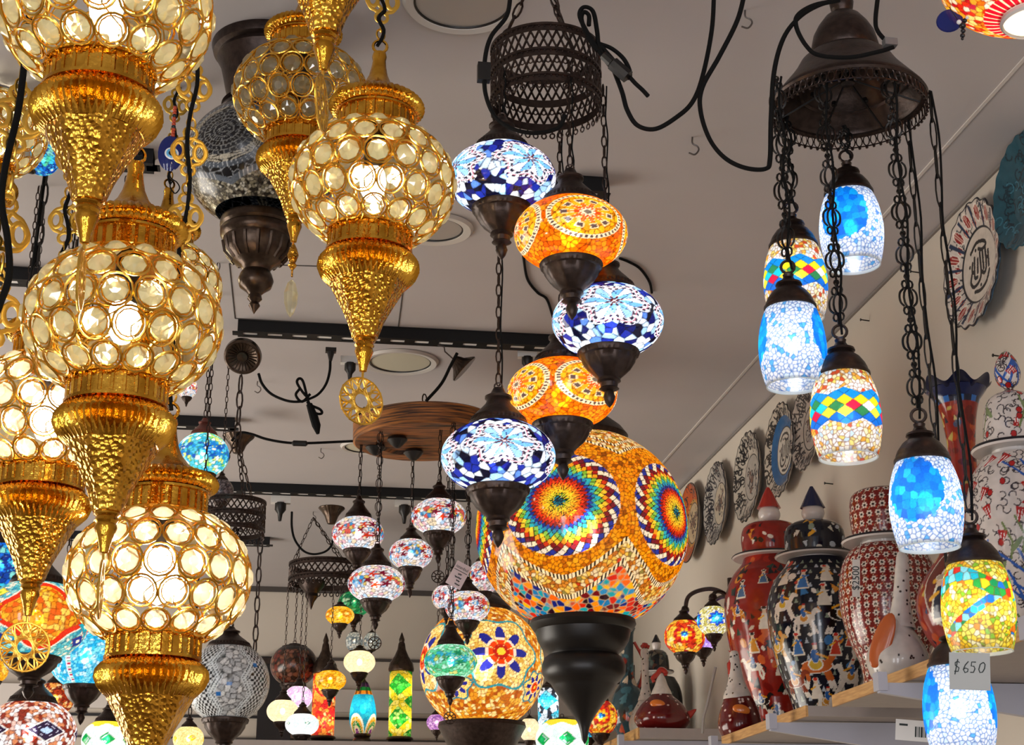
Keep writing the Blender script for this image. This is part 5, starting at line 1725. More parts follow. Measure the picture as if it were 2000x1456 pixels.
class Painter:
    def __init__(s, sf, base):
        s.sf = sf; s.p = sf.pts
        s.c = np.tile(np.array(lin(base)), (len(s.p.th), 1))

    def uv(s, t, v):
        """metres right and up of a point at angle t, height fraction v"""
        r = float(np.interp(v, s.sf.L, s.sf.p[:, 0]))
        dth = (s.p.th - t + pi) % (2 * pi) - pi
        return dth * np.maximum(s.p.r, 1e-6) * .5 + dth * r * .5, -(s.p.s - v) * s.sf.len

    def fill(s, m, col): setc(s.c, m, col)

    def ell(s, t, v, a, b, rot, col, out=None, ow=.25):
        x, y = s.uv(t, v); cr, sr = cos(rot), sin(rot)
        q = ((x * cr + y * sr) / a) ** 2 + ((-x * sr + y * cr) / b) ** 2
        if out: s.fill(q < (1 + ow) ** 2, out)
        s.fill(q < 1, col); return q

    def drop(s, t, v, a, b, rot, col, out=None):
        x, y = s.uv(t, v); cr, sr = cos(rot), sin(rot)
        X, Y = x * cr + y * sr, -x * sr + y * cr
        wv = a * np.clip((1 - Y / b) / 2, 0, 1) ** .8 * 1.3
        m = (np.abs(Y) < b)
        if out: s.fill((np.abs(Y) < b * 1.2) & (np.abs(X) < wv + a * .3), out)
        s.fill(m & (np.abs(X) < wv), col); return X, Y, m & (np.abs(X) < wv)

    def line(s, pts, wd, col):
        """pts: (theta, v) polyline"""
        t0, v0 = pts[0]; x, y = s.uv(t0, v0)
        r = float(np.interp(v0, s.sf.L, s.sf.p[:, 0]))
        q = [((t - t0) * r, -(v - v0) * s.sf.len) for t, v in pts]
        d = np.full(len(x), 1e9)
        for (ax, ay), (bx, by) in zip(q[:-1], q[1:]):
            L2 = (bx - ax) ** 2 + (by - ay) ** 2 + 1e-12
            k = np.clip(((x - ax) * (bx - ax) + (y - ay) * (by - ay)) / L2, 0, 1)
            d = np.minimum(d, np.hypot(x - ax - k * (bx - ax), y - ay - k * (by - ay)))
        s.fill(d < wd, col)


def horse(P, t, v, k, body, cloth, flip=1):
    """a painted galloping horse with rider, k metres long"""
    r = float(np.interp(v, P.sf.L, P.sf.p[:, 0])); L = P.sf.len
    def pt(x, y): return (t + flip * x * k / r, v - y * k / L)
    for x0, x1, x2 in ((-.38, -.5, -.42), (-.30, -.28, -.36), (.26, .36, .44), (.34, .46, .58)):
        P.line([pt(x0, -.10), pt(x1, -.36), pt(x2, -.60)], k * .055, '#efe4d4'); P.line([pt(x0, -.10), pt(x1, -.36)], k * .065, body)
    P.ell(*pt(0, 0), k * .46, k * .19, .05 * flip, body, '#f0e6d8', .10)
    P.line([pt(.34, .08), pt(.52, .36)], k * .10, body); P.ell(*pt(.62, .38), k * .15, k * .075, -.5 * flip, body)
    P.line([pt(-.44, .06), pt(-.62, -.1), pt(-.6, -.3)], k * .045, '#1a1414')
    P.ell(*pt(0, .06), k * .18, k * .15, 0, cloth, '#f4ead8'); P.ell(*pt(0, .30), k * .11, k * .2, .1, '#2a62a8', '#f0e6d8', .1); P.ell(*pt(.02, .56), k * .075, k * .085, 0, '#e8c8a8'); P.ell(*pt(.02, .65), k * .08, k * .04, 0, '#b82818')
    P.line([pt(.06, .36), pt(.34, .24)], k * .035, '#e8a020')


def scatter(P, n, rng, cols, smin, smax, v0=.02, v1=.98, kinds=('drop', 'ell'), out=None):
    for i in range(n):
        t = rng.uniform(-pi, pi) if rng.random() < .4 else rng.uniform(-1.7, 1.7)
        v = rng.uniform(v0, v1); a = rng.uniform(smin, smax)
        k = rng.choice(kinds)
        if k == 'drop': P.drop(t, v, a * .6, a, rng.uniform(-.7, .7), rng.choice(cols), out)
        else: P.ell(t, v, a * rng.uniform(.4, .9), a, rng.uniform(-1.5, 1.5), rng.choice(cols), out)


def figure(P, t, v, k, robe, hat):
    r = float(np.interp(v, P.sf.L, P.sf.p[:, 0])); L = P.sf.len
    def pt(x, y): return (t + x * k / r, v - y * k / L)
    P.drop(*pt(0, -.1), k * .26, k * .5, 0, robe, '#e8ddc8'); P.ell(*pt(0, .42), k * .13, k * .15, 0, '#e4c4a4'); P.ell(*pt(0, .58), k * .16, k * .09, 0, hat, '#efe6d6')
    P.line([pt(-.05, .1), pt(-.34, -.06)], k * .05, '#f0b030'); P.line([pt(.05, .12), pt(.3, .2)], k * .05, robe)


def paint_red(sf, rng):
    P = Painter(sf, '#8c1f14')
    scatter(P, 60, rng, ['#a82818', '#741610'], .012, .03, kinds=('ell',))
    scatter(P, 120, rng, ['#e8dccb', '#1a2430', '#d88820', '#1b3a2a', '#c8b8a0', '#2a2a30', '#d0602a'], .006, .016)
    scatter(P, 60, rng, ['#14181e', '#101c18', '#2a1410'], .006, .014, kinds=('drop',))
    for t, v, k in ((-.7, .22, .036), (.35, .18, .036), (-.2, .38, .04), (.9, .35, .04), (-.5, .5, .036), (.4, .45, .036), (-.2, .16, .03), (.1, .62, .036)): figure(P, t, v, k, ['#4a6a90', '#d8902a', '#e6dccc'][int(rng.integers(3))], '#1a1a20')
    for t, v, k, b in ((-.6, .62, .05, '#e8dccb'), (.5, .70, .05, '#241a18'), (-.1, .86, .045, '#e8dccb'), (1.2, .6, .05, '#d88820'), (-.6, .8, .045, '#241a18'), (.3, .28, .04, '#e8dccb'), (-.8, .34, .04, '#d88820')): horse(P, t, v, k, b, '#1d3f6a', 1 if rng.random() < .5 else -1)
    P.drop(.15, .50, .022, .032, pi, '#122428', '#e8ddc8')
    return P.c


def paint_navy(sf, rng):
    P = Painter(sf, '#0c1020')
    for v in np.arange(.04, .98, .045):
        n = 22
        for i in range(n):
            P.drop(-pi + 2 * pi * (i + .5 * (round(v / .045) % 2)) / n, v, .0034, .006, 0, ['#d8d2c0', '#8c9a86', '#b8c0c8'][int(rng.integers(3))])
    scatter(P, 60, rng, ['#e8dccb', '#c8402a', '#e0902a', '#3a78b0', '#efe6d8'], .005, .013, .03, .7)
    for t, v, k, b in ((-.75, .33, .055, '#e8dccb'), (.45, .40, .065, '#17130f'), (-.15, .68, .075, '#c8642a'), (.95, .60, .055, '#e8dccb'), (-1.1, .55, .055, '#d8a040'), (-.3, .42, .05, '#e8dccb'),
                       (.75, .74, .06, '#e8dccb'), (-.8, .76, .055, '#8a3a20'), (.1, .88, .05, '#d8a040'), (.95, .3, .05, '#c8402a')):
        horse(P, t, v, k, b, ['#d89028', '#8a2a40', '#d8b030'][int(rng.integers(3))], 1 if t < .3 else -1)
    for t, v, k in ((-.3, .18, .038), (.2, .14, .034), (.55, .22, .04), (-.8, .14, .034), (.1, .28, .036), (-.5, .55, .036), (.3, .56, .036), (.62, .52, .03), (-.2, .80, .034)): figure(P, t, v, k, ['#3a70b0', '#c8402a', '#e8dccb'][int(rng.integers(3))], '#c83020')
    P.line([(-.2, .95), (-.1, .84)], .004, '#efe6d8'); P.line([(.15, .97), (.2, .86)], .004, '#efe6d8')
    return P.c


def paint_reddots(sf, rng):
    P = Painter(sf, '#74150f')
    rows = max(5, int(sf.len / .016))
    for i in range(rows):
        v = (i + .5) / rows; r = float(np.interp(v, sf.L, sf.p[:, 0])); n = max(8, int(2 * pi * r / .018))
        for k in range(n):
            t = -pi + 2 * pi * (k + .5 * (i % 2)) / n
            if abs(t) > 1.9: continue
            x, y = P.uv(t, v); q = np.hypot(x, y); a = np.arctan2(y, x)
            P.fill(q < .0056 * (1 + .22 * np.cos(6 * a)), '#e0cfc0'); P.fill(q < .0026, '#1a0c0c')
            P.line([(t, v + .008 / sf.len), (t + .002 / max(r, .01), v + .013 / sf.len)], .0008, '#b8a888')
            P.fill((np.hypot(x - .006, y - .006) < .0016), '#c84828')
    return P.c


def tulip(P, t, v, k, rot, col):
    P.drop(t, v, k * .5, k, rot + pi, col)
    x, y = P.uv(t, v); cr, sr = cos(rot), sin(rot); X, Y = x * cr + y * sr, -x * sr + y * cr
    for o in (-.2, .2): P.fill((np.abs(X - o * k) < k * .05) & (np.abs(Y) < k * .7), '#f4eae4')


def paint_tulip(sf, rng, lid=False):
    P = Painter(sf, '#cfc4bc')
    for i in range(160 if lid else 420):      # little dark scrolls
        t = rng.uniform(-2, 2); v = rng.uniform(.02, .98); x, y = P.uv(t, v)
        q = np.hypot(x, y); a = (np.arctan2(y, x) + rng.uniform(0, 6)) % (2 * pi)
        P.fill((np.abs(q - .0055) < .0009) & (a < 4.2), '#3a3236')
    for i in range(5 if lid else 22):
        t = rng.uniform(-1.8, 1.8); v = rng.uniform(.06, .95); L_ = sf.len
        r = max(.03, float(np.interp(v, sf.L, sf.p[:, 0])))
        P.line([(t, v), (t + .012 / r, v + .03 / L_), (t + .006 / r, v + .055 / L_)], .0018, '#6a7a4a'); P.ell(t + .018 / r, v + .035 / L_, .004, .015, -.7, '#76855a')
    for i in range(2 if lid else 9):
        t = rng.uniform(-1.7, 1.7); v = rng.uniform(.1, .9); r = max(.03, float(np.interp(v, sf.L, sf.p[:, 0])))
        for d in (-.03, -.01, .012, .03): P.line([(t, v), (t + d / r, v - .03 / sf.len), (t + d * 1.6 / r, v - .045 / sf.len)], .0020, '#2453a0')
    for i in range(12 if lid else 26): tulip(P, rng.uniform(-1.8, 1.8), rng.uniform(.05, .95), .008 if lid else .012, rng.uniform(-.7, .7), '#a81c1c')
    for i in range(20): P.ell(rng.uniform(-1.8, 1.8), rng.uniform(.05, .95), .004, .005, 0, '#a82020', '#3a2020')
    return P.c


def paint_trumpet(sf, rng):
    P = Painter(sf, '#8a2014')
    scatter(P, 110, rng, ['#a83018', '#b84818', '#5a1418', '#6a1810'], .006, .015, .1, 1, ('ell',))
    scatter(P, 130, rng, ['#d8c080', '#241828', '#e8dccb', '#b8a050', '#3a4a6a', '#d87828'], .004, .009, .1, 1)
    P.fill(P.p.s < .085, '#0c1330'); P.fill((P.p.s < .085) & (P.p.s > .065) & (np.sin(P.p.th * 9) > .2), '#2e68b0')
    x, y = P.uv(-.45, .72); q = (x / .05) ** 2 + (y / .075) ** 2
    P.fill(q < 1.15, '#c8bcae'); P.fill(q < 1, '#6a2a20'); figure(P, -.45, .70, .085, '#8aa0b8', '#d8ccb8'); figure(P, -.62, .76, .06, '#24283a', '#b8a890')
    return P.c


def paint_dots(base, dot, n, r=.003, v0=.05, v1=.95):
    def f(sf, rng):
        P = Painter(sf, base)
        for i in range(n):
            t = rng.uniform(-2.2, 2.2); v = rng.uniform(v0, v1); P.ell(t, v, r, r, 0, dot)
        return P.c
    return f


def px_prof(rows, px, g, s):
    """(half width px, y px) -> (radius m, height m above camera)"""
    return [(a * s, pos(px, y, g=g).z) for a, y in rows]


def turned(name, rows, parent, p, g, s, paint, seed, nu=260, mat=None, smooth=3):
    pr = [(a, z - p.z) for a, z in px_prof(rows, 1000, g, s)] if False else rows
    sf = Surf(smooth_prof(pr, smooth) if smooth else pr, nu, int(nu * .7))
    return put(name, sf.mesh(name, paint(sf, np.random.default_rng(seed)), mat or GLAZE), parent)


def small_motifs(base, cols, n, a=.004, b=.009):
    def f(sf, rng):
        P = Painter(sf, base); scatter(P, n, rng, cols, a, b); return P.c
    return f


def lidded_jar(label, px, ymid, X, body, lid, paint, seed, zbase, knob=None, kcol=None, lidpaint=None, nu=330):
    p = pos(px, ymid, X=X); g = gdist(p); s = depth(p) / FPX
    base = Vector((p.x, p.y, zbase))
    t = thing('ginger_jar', label, 'jar', base, facing(p))
    Z = lambda y: pos(px, y, g=g).z - zbase
    ymax = max(y for a, y in body)
    br = [(a * s, max(0.0, Z(y) if y < ymax else 0.0)) for a, y in body]
    turned('body', br, t, p, g, s, paint, seed, nu)
    lr = [(a * s, Z(y)) for a, y in lid]
    L = turned('lid', lr, t, p, g, s, lidpaint or paint, seed + 1, int(nu * .7), smooth=2)
    br0 = lid[0]; zb = Z(br0[1])
    m = MB(); m.lathe([(br0[0] * .62 * s, zb + .004), (br0[0] * 1.35 * s, zb + .001), (br0[0] * 1.38 * s, zb - .003), (br0[0] * 1.33 * s, zb - .006), (br0[0] * .74 * s, zb - .006), (br0[0] * .70 * s, zb - .03)], 56, cap=False)
    m.obj('brim', CREAM, L)
    m = MB(); m.lathe([(br0[0] * 1.36 * s, zb + .0015), (br0[0] * 1.395 * s, zb - .002), (br0[0] * 1.36 * s, zb - .0035)], 56, cap=False); m.obj('brim_line', BLACKG, L)
    if knob:
        m = MB(); m.lathe(smooth_prof([(a * s, Z(y)) for a, y in knob[0]], 3), 28); m.obj('knob_base', CREAM, L)
        m = MB(); m.lathe([(a * s, Z(y), .05, 10) for a, y in knob[1]], 40); m.obj('knob_tip', kcol, L)
    return t


JB = [(57, 1096), (62, 1108), (80, 1128), (95, 1158), (101, 1195), (97, 1245), (86, 1300), (70, 1350), (60, 1385), (58, 1405)]
lidded_jar('navy lidded jar painted with camels, white and blue pointed knob', 1600, 1200, 1.20, JB,
           [(58, 1086), (58, 1080), (60, 1060), (58, 1040), (50, 1028), (30, 1020), (0, 1018)], paint_navy, 81, SHELF_Z, lidpaint=small_motifs('#0c1020', ['#d8d2c0', '#8c9a86', '#b8c0c8', '#e0a020', '#14182a'], 70), knob=
           ([(14, 1020), (20, 1012), (23, 1003), (20, 993), (16, 989)], [(24, 993), (20, 985), (12, 968), (3, 951), (0, 950)]), kcol=NAVYG)
lidded_jar('red lidded jar painted with figures, red and white pointed knob', 1512, 1190, 1.22, [(a * .96, y - 4) for a, y in JB],
           [(56, 1088), (56, 1080), (58, 1060), (56, 1040), (48, 1028), (28, 1022), (0, 1020)], paint_red, 83, SHELF_Z, lidpaint=small_motifs('#8c1f14', ['#1a2430', '#d88820', '#e8dccb', '#241a18', '#6a1410'], 60), knob=
           ([(14, 1021), (20, 1014), (22, 1005), (19, 996), (15, 991)], [(23, 994), (18, 984), (10, 966), (3, 953), (0, 952)]), kcol=REDG)
jr = lidded_jar('red jar covered in white dotted florets, brimmed cream lid, behind the white goose', 1738, 1180, 1.20,
                [(62, 1070), (74, 1080), (88, 1105), (96, 1150), (94, 1200), (82, 1250), (64, 1300), (56, 1335)],
                [(62, 1056), (62, 1048), (66, 1010), (64, 980), (56, 965), (36, 958), (0, 956)], paint_reddots, 85, SHELF_Z)
p = pos(1672, 1130, X=1.10); s = depth(p) / FPX
t = thing('price_tag', 'long cream tag lettered $2500 hanging on string beside the red floret jar', 'price tag', p, facing(p))
t.rotation_euler = (0, radians(4), facing(p))
m = MB(); m.box((0, 0, 0), (15 * s, .001, 74 * s)); m.obj('paper', pmat('tag_card', (.72, .66, .6), 0, .8), t, False)
text_mesh('$2500', 19 * s, 'lettering', INK, t, (0, -.0009, 0), (pi / 2, -pi / 2, 0))
m = MB(); m.tube([(3 * s, 0, 36 * s), (9 * s, .02, 76 * s)], .0005, 4); m.obj('string', pmat('tag_string', (.7, .68, .64)), t)

# white tulip jar at the right edge, cut by the frame
lidded_jar('large white lidded jar with red tulips and dark scrolls at the right edge', 2000, 1040, 1.14,
           [(66, 895), (74, 905), (92, 935), (106, 990), (108, 1050), (98, 1110), (82, 1160), (66, 1215), (60, 1250)],
           [(62, 876), (60, 868), (58, 835), (52, 800), (44, 782), (30, 772), (14, 766), (8, 760), (20, 750), (26, 730), (20, 706), (8, 690), (0, 688)], paint_tulip, 87, SHELF_Z, nu=380, lidpaint=lambda a, b: paint_tulip(a, b, True))

# trumpet vase
p = pos(1906, 1170, X=1.17); g = gdist(p); s = depth(p) / FPX
t = thing('trumpet_vase', 'tall red vase with ruffled navy mouth, behind the bright blue jar lamp', 'vase', (p.x, p.y, SHELF_Z), facing(p))
Z = lambda y: pos(1900, y, g=g).z - SHELF_Z
pr = smooth_prof([(a * s, Z(y)) for a, y in ((70, 752), (58, 764), (44, 784), (34, 820), (28, 870), (27, 930), (30, 990), (40, 1050), (76, 1100), (108, 1150), (114, 1195), (100, 1240), (74, 1280), (58, 1310))] + [(54 * s, 0.0)], 4)
sf = Surf(pr, 340, 260); col = paint_trumpet(sf, np.random.default_rng(91))
q = sf.pts; kf = np.clip(1 - q.s / .07, 0, 1)
q.P[:, 2] += kf * .008 * np.sin(q.th * 7 + .6); q.P[:, :2] *= (1 + kf * .06 * np.sin(q.th * 7 + .6))[:, None]
put('body', sf.mesh('body', col, GLAZE), t)
m = MB(); m.lathe([(60 * s, Z(764)), (42 * s, Z(786)), (30 * s, Z(830)), (24 * s, Z(900))], 40, cap=False); m.obj('mouth_lining', NAVYG, t)


# ---- ceramic hens and geese
def bird(label, px, yb, X, zb, body, neck, bodypaint, neckmat, comb=None, wing=None, tail=None, seed=0, feet=True, lean=0.0, neckpaint=None, name='ceramic_bird'):
    p = pos(px, yb - 30, X=X) if X > 0 else pos(px, yb - 30, Y=-X); g = gdist(p); s = depth(p) / FPX
    t = thing(name, label, 'ornament', (p.x, p.y, zb), facing(p))
    Z = lambda dy: dy * s * 1.02
    sf = Surf(smooth_prof([(a * s, Z(y)) for a, y in body], 4), 220, 130)
    put('body', sf.mesh('body', bodypaint(sf, np.random.default_rng(seed)), GLAZE), t)
    if neck:
        sf = Surf(smooth_prof([(a * s, Z(y)) for a, y in neck], 4), 110, 110)
        o = put('neck', sf.mesh('neck', (neckpaint or paint_dots('#c8c0b8', '#201818', 26, .0022))(sf, np.random.default_rng(seed + 5)), GLAZE), t)
        o.rotation_euler = (0, lean, 0)
        zt = neck[0][1]
        m = MB(); m.lathe([(0, Z(0)), (3 * s, Z(-2)), (0, Z(-13))], 8, M=T(sin(lean) * Z(zt), 0, Z(zt - 6)) @ RY(radians(115))); m.obj('beak', REDG, t)
    if comb:
        m = MB(); m.tube(spline([(x * s, 0, Z(z)) for x, z in comb], 5), [(7.5 if 3 < i < 5 * (len(comb) - 1) - 2 else 5) * s for i in range(5 * (len(comb) - 1) + 1)], 8, flat=.8); m.obj('comb', REDG, t)
    if wing:
        x, z, a, b, rot, mt = wing
        yy = -body_r(body, z) * s
        m = MB(); m.ball((0, 0, 0), (a * s, 5 * s, b * s), 18, 10, T(x * s, yy * .96, Z(z)) @ RZ(x * .012) @ RY(rot)); m.obj('wing', mt, t)
    if tail:
        m = MB(); m.lathe([(9 * s, 0), (7 * s, 10 * s), (3 * s, 22 * s), (0, 26 * s)], 16, M=T(tail[0] * s, 0, Z(tail[1])) @ RY(radians(tail[2]))); m.obj('tail', REDG, t)
    if feet:
        m = MB()
        for dx in (-12, 8): m.ball((dx * s, -14 * s, 5 * s), (13 * s, 14 * s, 5 * s), 10, 6)
        m.obj('feet', ORANGEG, t)
    return t


def body_r(body, z):
    b = sorted((y, a) for a, y in body)
    return float(np.interp(z, [q[0] for q in b], [q[1] for q in b]))


red_dots = paint_dots('#5a0c0c', '#e0c8c0', 46, .0030)
white_dots = paint_dots('#c4bcb4', '#201818', 40, .0022)
bird('dark red ceramic hen with white dots, white head and red comb', 1293, 1420, -(pc.y + .08), pc.z,
     [(0, 84), (9, 82), (13, 76), (22, 66), (40, 50), (52, 32), (54, 18), (46, 6), (34, 0), (0, 0)], [(0, 112), (5, 108), (9, 98), (13, 86), (18, 76), (21, 68)], red_dots, None,
     comb=[(-14, 92), (-15, 100), (-6, 108), (0, 116), (8, 112), (9, 104)], wing=(-8, 46, 15, 9, .15, ORANGEG), tail=(46, 26, 55), seed=3, neckpaint=paint_dots('#cfc6bc', '#cfc6bc', 1), name='ceramic_hen')
bird('dark red ceramic hen with long white dotted neck, left of the red lidded jar', 1444, 1424, 1.085, SHELF_Z,
     [(0, 92), (16, 90), (26, 80), (36, 58), (42, 36), (42, 20), (36, 6), (28, 0), (0, 0)], [(0, 170), (8, 166), (10, 150), (14, 120), (20, 100), (27, 84), (28, 76)], red_dots, None,
     comb=[(-10, 152), (-14, 142), (-13, 128), (-15, 118)], wing=(4, 52, 17, 10, .25, ORANGEG), seed=5, lean=-.03, name='ceramic_hen')
bird('white spotted ceramic goose with thin tall neck beside the red hen', 1262, 1424, -(pc.y + .22), pc.z,
     [(0, 84), (8, 82), (13, 68), (26, 46), (34, 26), (32, 8), (24, 0), (0, 0)], [(0, 166), (7, 164), (8, 150), (7, 120), (8, 96), (10, 84), (16, 66)], white_dots, None,
     comb=[(-6, 168), (0, 172), (10, 168)], seed=7, name='ceramic_goose')
bird('white black-spotted ceramic goose with rust wing, before the red floret jar', 1752, 1300, 1.07, SHELF_Z,
     [(0, 120), (20, 118), (34, 96), (52, 66), (60, 40), (56, 16), (44, 2), (0, 0)], [(0, 250), (9, 248), (13, 230), (15, 190), (18, 150), (24, 118), (30, 100)], white_dots, None,
     wing=(-26, 70, 20, 56, .42, RUSTG), seed=9, lean=.10, name='ceramic_goose')
# dark small jar and teal tile vase behind the hens
pz = pos(1285, 1300, X=1.25)
lidded_jar('small dark lidded jar half hidden behind the red hen and white goose', 1284, 1330, 1.24, [(34, 1325), (44, 1345), (48, 1375), (40, 1405), (34, 1428)],
           [(22, 1312), (22, 1300), (21, 1280), (14, 1270), (0, 1268)], lambda sf, r: d_navysmall(sf, r), 95, pc.z,
           ([(6, 1270), (9, 1262), (9, 1256), (6, 1252)], [(9, 1254), (6, 1248), (2, 1240), (0, 1239)]), BLACKG, nu=160) if False else None


def paint_darkjar(sf, rng):
    P = Painter(sf, '#14181a'); scatter(P, 40, rng, ['#3a4a40', '#4a2a20', '#24364a', '#5a5448'], .006, .012); return P.c


def paint_teal(sf, rng):
    P = Painter(sf, '#2a4650'); scatter(P, 70, rng, ['#7a2018', '#3a6a78', '#c8b8a0', '#1a2428', '#a84a30', '#4a7a88'], .006, .016); return P.c


lidded_jar('small dark lidded jar half hidden behind the red hen and thin goose', 1284, 1330, 1.27, [(34, 1325), (44, 1345), (48, 1375), (40, 1405), (34, 1428)],
           [(24, 1312), (24, 1302), (22, 1282), (14, 1272), (0, 1270)], paint_darkjar, 95, pc.z, ([(6, 1272), (9, 1264), (9, 1258), (6, 1254)], [(9, 1256), (6, 1250), (2, 1241), (0, 1240)]), BLACKG, nu=160)
p = pos(1228, 1390, Y=pc.y + .50); g = gdist(p); s = depth(p) / FPX
t = thing('bottle_vase', 'teal and red painted bottle vase with tall neck, right of the black lamp base', 'vase', (p.x, p.y, pc.z - .02), facing(p))
Z = lambda y: pos(1228, y, g=g).z - pc.z + .02
turned('body', [(a * s, Z(y)) for a, y in ((17, 1228), (13, 1240), (12, 1270), (12, 1310), (16, 1335), (28, 1355), (36, 1385), (34, 1415), (24, 1438))] + [(20 * s, 0)], t, p, g, s, paint_teal, 97, 160)
m = MB(); m.tube(spline([(14 * s, 0, Z(1255)), (30 * s, 0, Z(1290)), (26 * s, 0, Z(1330)), (20 * s, 0, Z(1345))], 5), 3 * s, 6); m.obj('handle', REDG, t)

# ================================================================== PLATES ON THE WALL


def plate(label, px, py, Rpx, paint, seed, X=XW - .002, scal=20, lean=.10, nu=300, group='plates on the right wall'):
    p = pos(px, py, X=X - .02); s = depth(p) / FPX / cos(elev(p)) ** .5; R = Rpx * s
    t = thing('wall_plate', label, 'plate', p, 0, group)
    t.rotation_euler = (0, radians(-90) + lean * .5, 0)
    pr = [(R * .5, -.016), (R * .62, -.014), (R * .97, .006), (R, .010), (R * .985, .013), (R * .80, .004), (R * .62, -.004), (R * .56, -.007), (R * .30, -.008), (0, -.008)]
    sf = Surf(pr, nu, 130); q = sf.pts
    if scal:
        k = np.clip((q.r / R - .75) / .25, 0, 1); q.P[:, :2] *= (1 + .022 * k * np.cos(scal * q.th))[:, None]
    c = paint(sf, np.random.default_rng(seed), R)
    back = q.s < (R * .5 + 0) / 1e9
    put('plate_body', sf.mesh('plate_body', c, GLAZE), t)
    m = MB(); m.lathe([(R * .52, -.019), (R * .54, -.016), (R * .50, -.016)], 40, cap=False); m.obj('foot_ring', CREAM, t)
    return t


def plate_pts(sf, R):
    q = sf.pts; rr = q.r / R; front = q.s > sf.L[3]
    return q, rr, front, q.r * np.cos(q.th), q.r * np.sin(q.th)


def arcs(c, x, y, front, rng, n, r0, r1, R, col, wd, th=4.0, size=(.05, .1)):
    for _ in range(n):
        a = rng.uniform(0, 2 * pi); r = rng.uniform(r0, r1) * R; s_ = rng.uniform(*size) * R
        q = np.hypot(x - r * cos(a), y - r * sin(a)); f = (np.arctan2(y - r * sin(a), x - r * cos(a)) + rng.uniform(0, 6.3)) % (2 * pi)
        setc(c, front & (np.abs(q - s_) < wd * R) & (f < th), col)


def seg(c, x, y, front, pts, wd, col):
    for (ax, ay), (bx, by) in zip(pts[:-1], pts[1:]):
        L2 = (bx - ax) ** 2 + (by - ay) ** 2 + 1e-12
        k = np.clip(((x - ax) * (bx - ax) + (y - ay) * (by - ay)) / L2, 0, 1)
        setc(c, front & (np.hypot(x - ax - k * (bx - ax), y - ay - k * (by - ay)) < wd), col)


def callig(c, x, y, front, R, col, wd=.035):
    """sweeping reed-pen strokes in the middle of the plate (x right, y up)"""
    for pts in ([(-.30, .30), (-.10, .40), (.14, .36), (.26, .26), (.12, .22), (-.02, .28)], [(-.30, -.06), (-.34, -.20), (-.24, -.30), (-.06, -.28), (.04, -.16), (.02, .20)],
                [(.12, .18), (.14, -.12)], [(.22, .20), (.24, -.10), (.16, -.20), (.06, -.14)], [(.32, .12), (.33, -.14)], [(-.18, .18), (-.20, -.14), (-.10, -.18)],
                [(-.26, .12), (-.28, -.02), (-.20, -.06)], [(-.20, -.40), (.04, -.44), (.24, -.36), (.34, -.22)], [(-.06, .12), (-.08, -.10)]):
        seg(c, x, y, front, spline([(a * R * .95, b * R * .95) for a, b in pts], 4), wd * R, col)
    for a, b in ((-.12, .28), (.28, .02), (-.34, .08), (.02, -.34)): setc(c, front & (np.hypot(x - a * R, y - b * R) < .03 * R), col)


def pl_tulip(sf, rng, R):
    q, rr, front, x, y = plate_pts(sf, R); c = np.tile(np.array(lin('#cbbfb4')), (len(rr), 1)); setc(c, ~front, '#2c5878')
    arcs(c, x, y, front & (rr > .58), rng, 60, .62, .95, R, '#2a2c34', .012)
    for i in range(14):
        a = 2 * pi * i / 14
        for rad, k, off in ((.80, .115, 0), (.70, .08, .22)):
            cx, cy = rad * R * cos(a + off), rad * R * sin(a + off)
            X = (x - cx) * cos(a) + (y - cy) * sin(a); Y = -(x - cx) * sin(a) + (y - cy) * cos(a)
            m = front & ((X / (k * R)) ** 2 + (Y / (k * .62 * R)) ** 2 < 1)
            setc(c, front & ((X / (k * R)) ** 2 + (Y / (k * .62 * R)) ** 2 < 1.5), '#e4dacd'); setc(c, m, '#8c1818'); setc(c, m & (np.abs(np.abs(Y) - .02 * R) < .008 * R), '#d8b0a0')
        setc(c, front & (np.abs(((q.th - a - .22 + pi) % (2 * pi)) - pi) < .035) & (rr > .6) & (rr < .95), '#26324a')
    setc(c, front & (rr > .965), '#24262c')
    m = front & (rr < .60); setc(c, m, '#24262c'); m = front & (rr < .57); setc(c, m, '#cfc4b8')
    callig(c, x, y, front, R, '#17161a', .030)
    return c


def pl_teal(sf, rng, R):
    q, rr, front, x, y = plate_pts(sf, R); c = np.tile(np.array(lin('#1d4a58')), (len(rr), 1))
    arcs(c, x, y, front, rng, 90, .1, .95, R, '#0d2a36', .014); arcs(c, x, y, front, rng, 30, .1, .9, R, '#3a7488', .010)
    return c


def pl_scroll(base, ink, ring=None, centre=None, callig_=False, rim=None):
    def f(sf, rng, R):
        q, rr, front, x, y = plate_pts(sf, R); c = np.tile(np.array(lin(base)), (len(rr), 1)); setc(c, ~front, '#b8aea4')
        arcs(c, x, y, front & (rr > .55), rng, 130, .60, .97, R, ink, .016)
        for i in range(24): seg(c, x, y, front & (rr > .6), [(.66 * R * cos(i * .262), .66 * R * sin(i * .262)), (.9 * R * cos(i * .262 + .15), .9 * R * sin(i * .262 + .15))], .020 * R, ink)
        if rim: setc(c, front & (rr > .60) & (rr < .965), rim); arcs(c, x, y, front & (rr > .62), rng, 40, .7, .9, R, ink, .012)
        if ring: setc(c, front & (rr < .74) & (rr > .50), ring)
        m = front & (rr < .52); setc(c, m, ink); setc(c, front & (rr < .49), centre or base)
        if callig_: callig(c, x, y, front, R, ink, .026)
        else: arcs(c, x, y, front & (rr < .46), rng, 26, 0, .42, R, ink, .016); arcs(c, x, y, front & (rr < .46), rng, 10, 0, .4, R, '#6a4a3a', .03, 6, (.02, .04))
        setc(c, front & (rr > .965), ink)
        return c
    return f


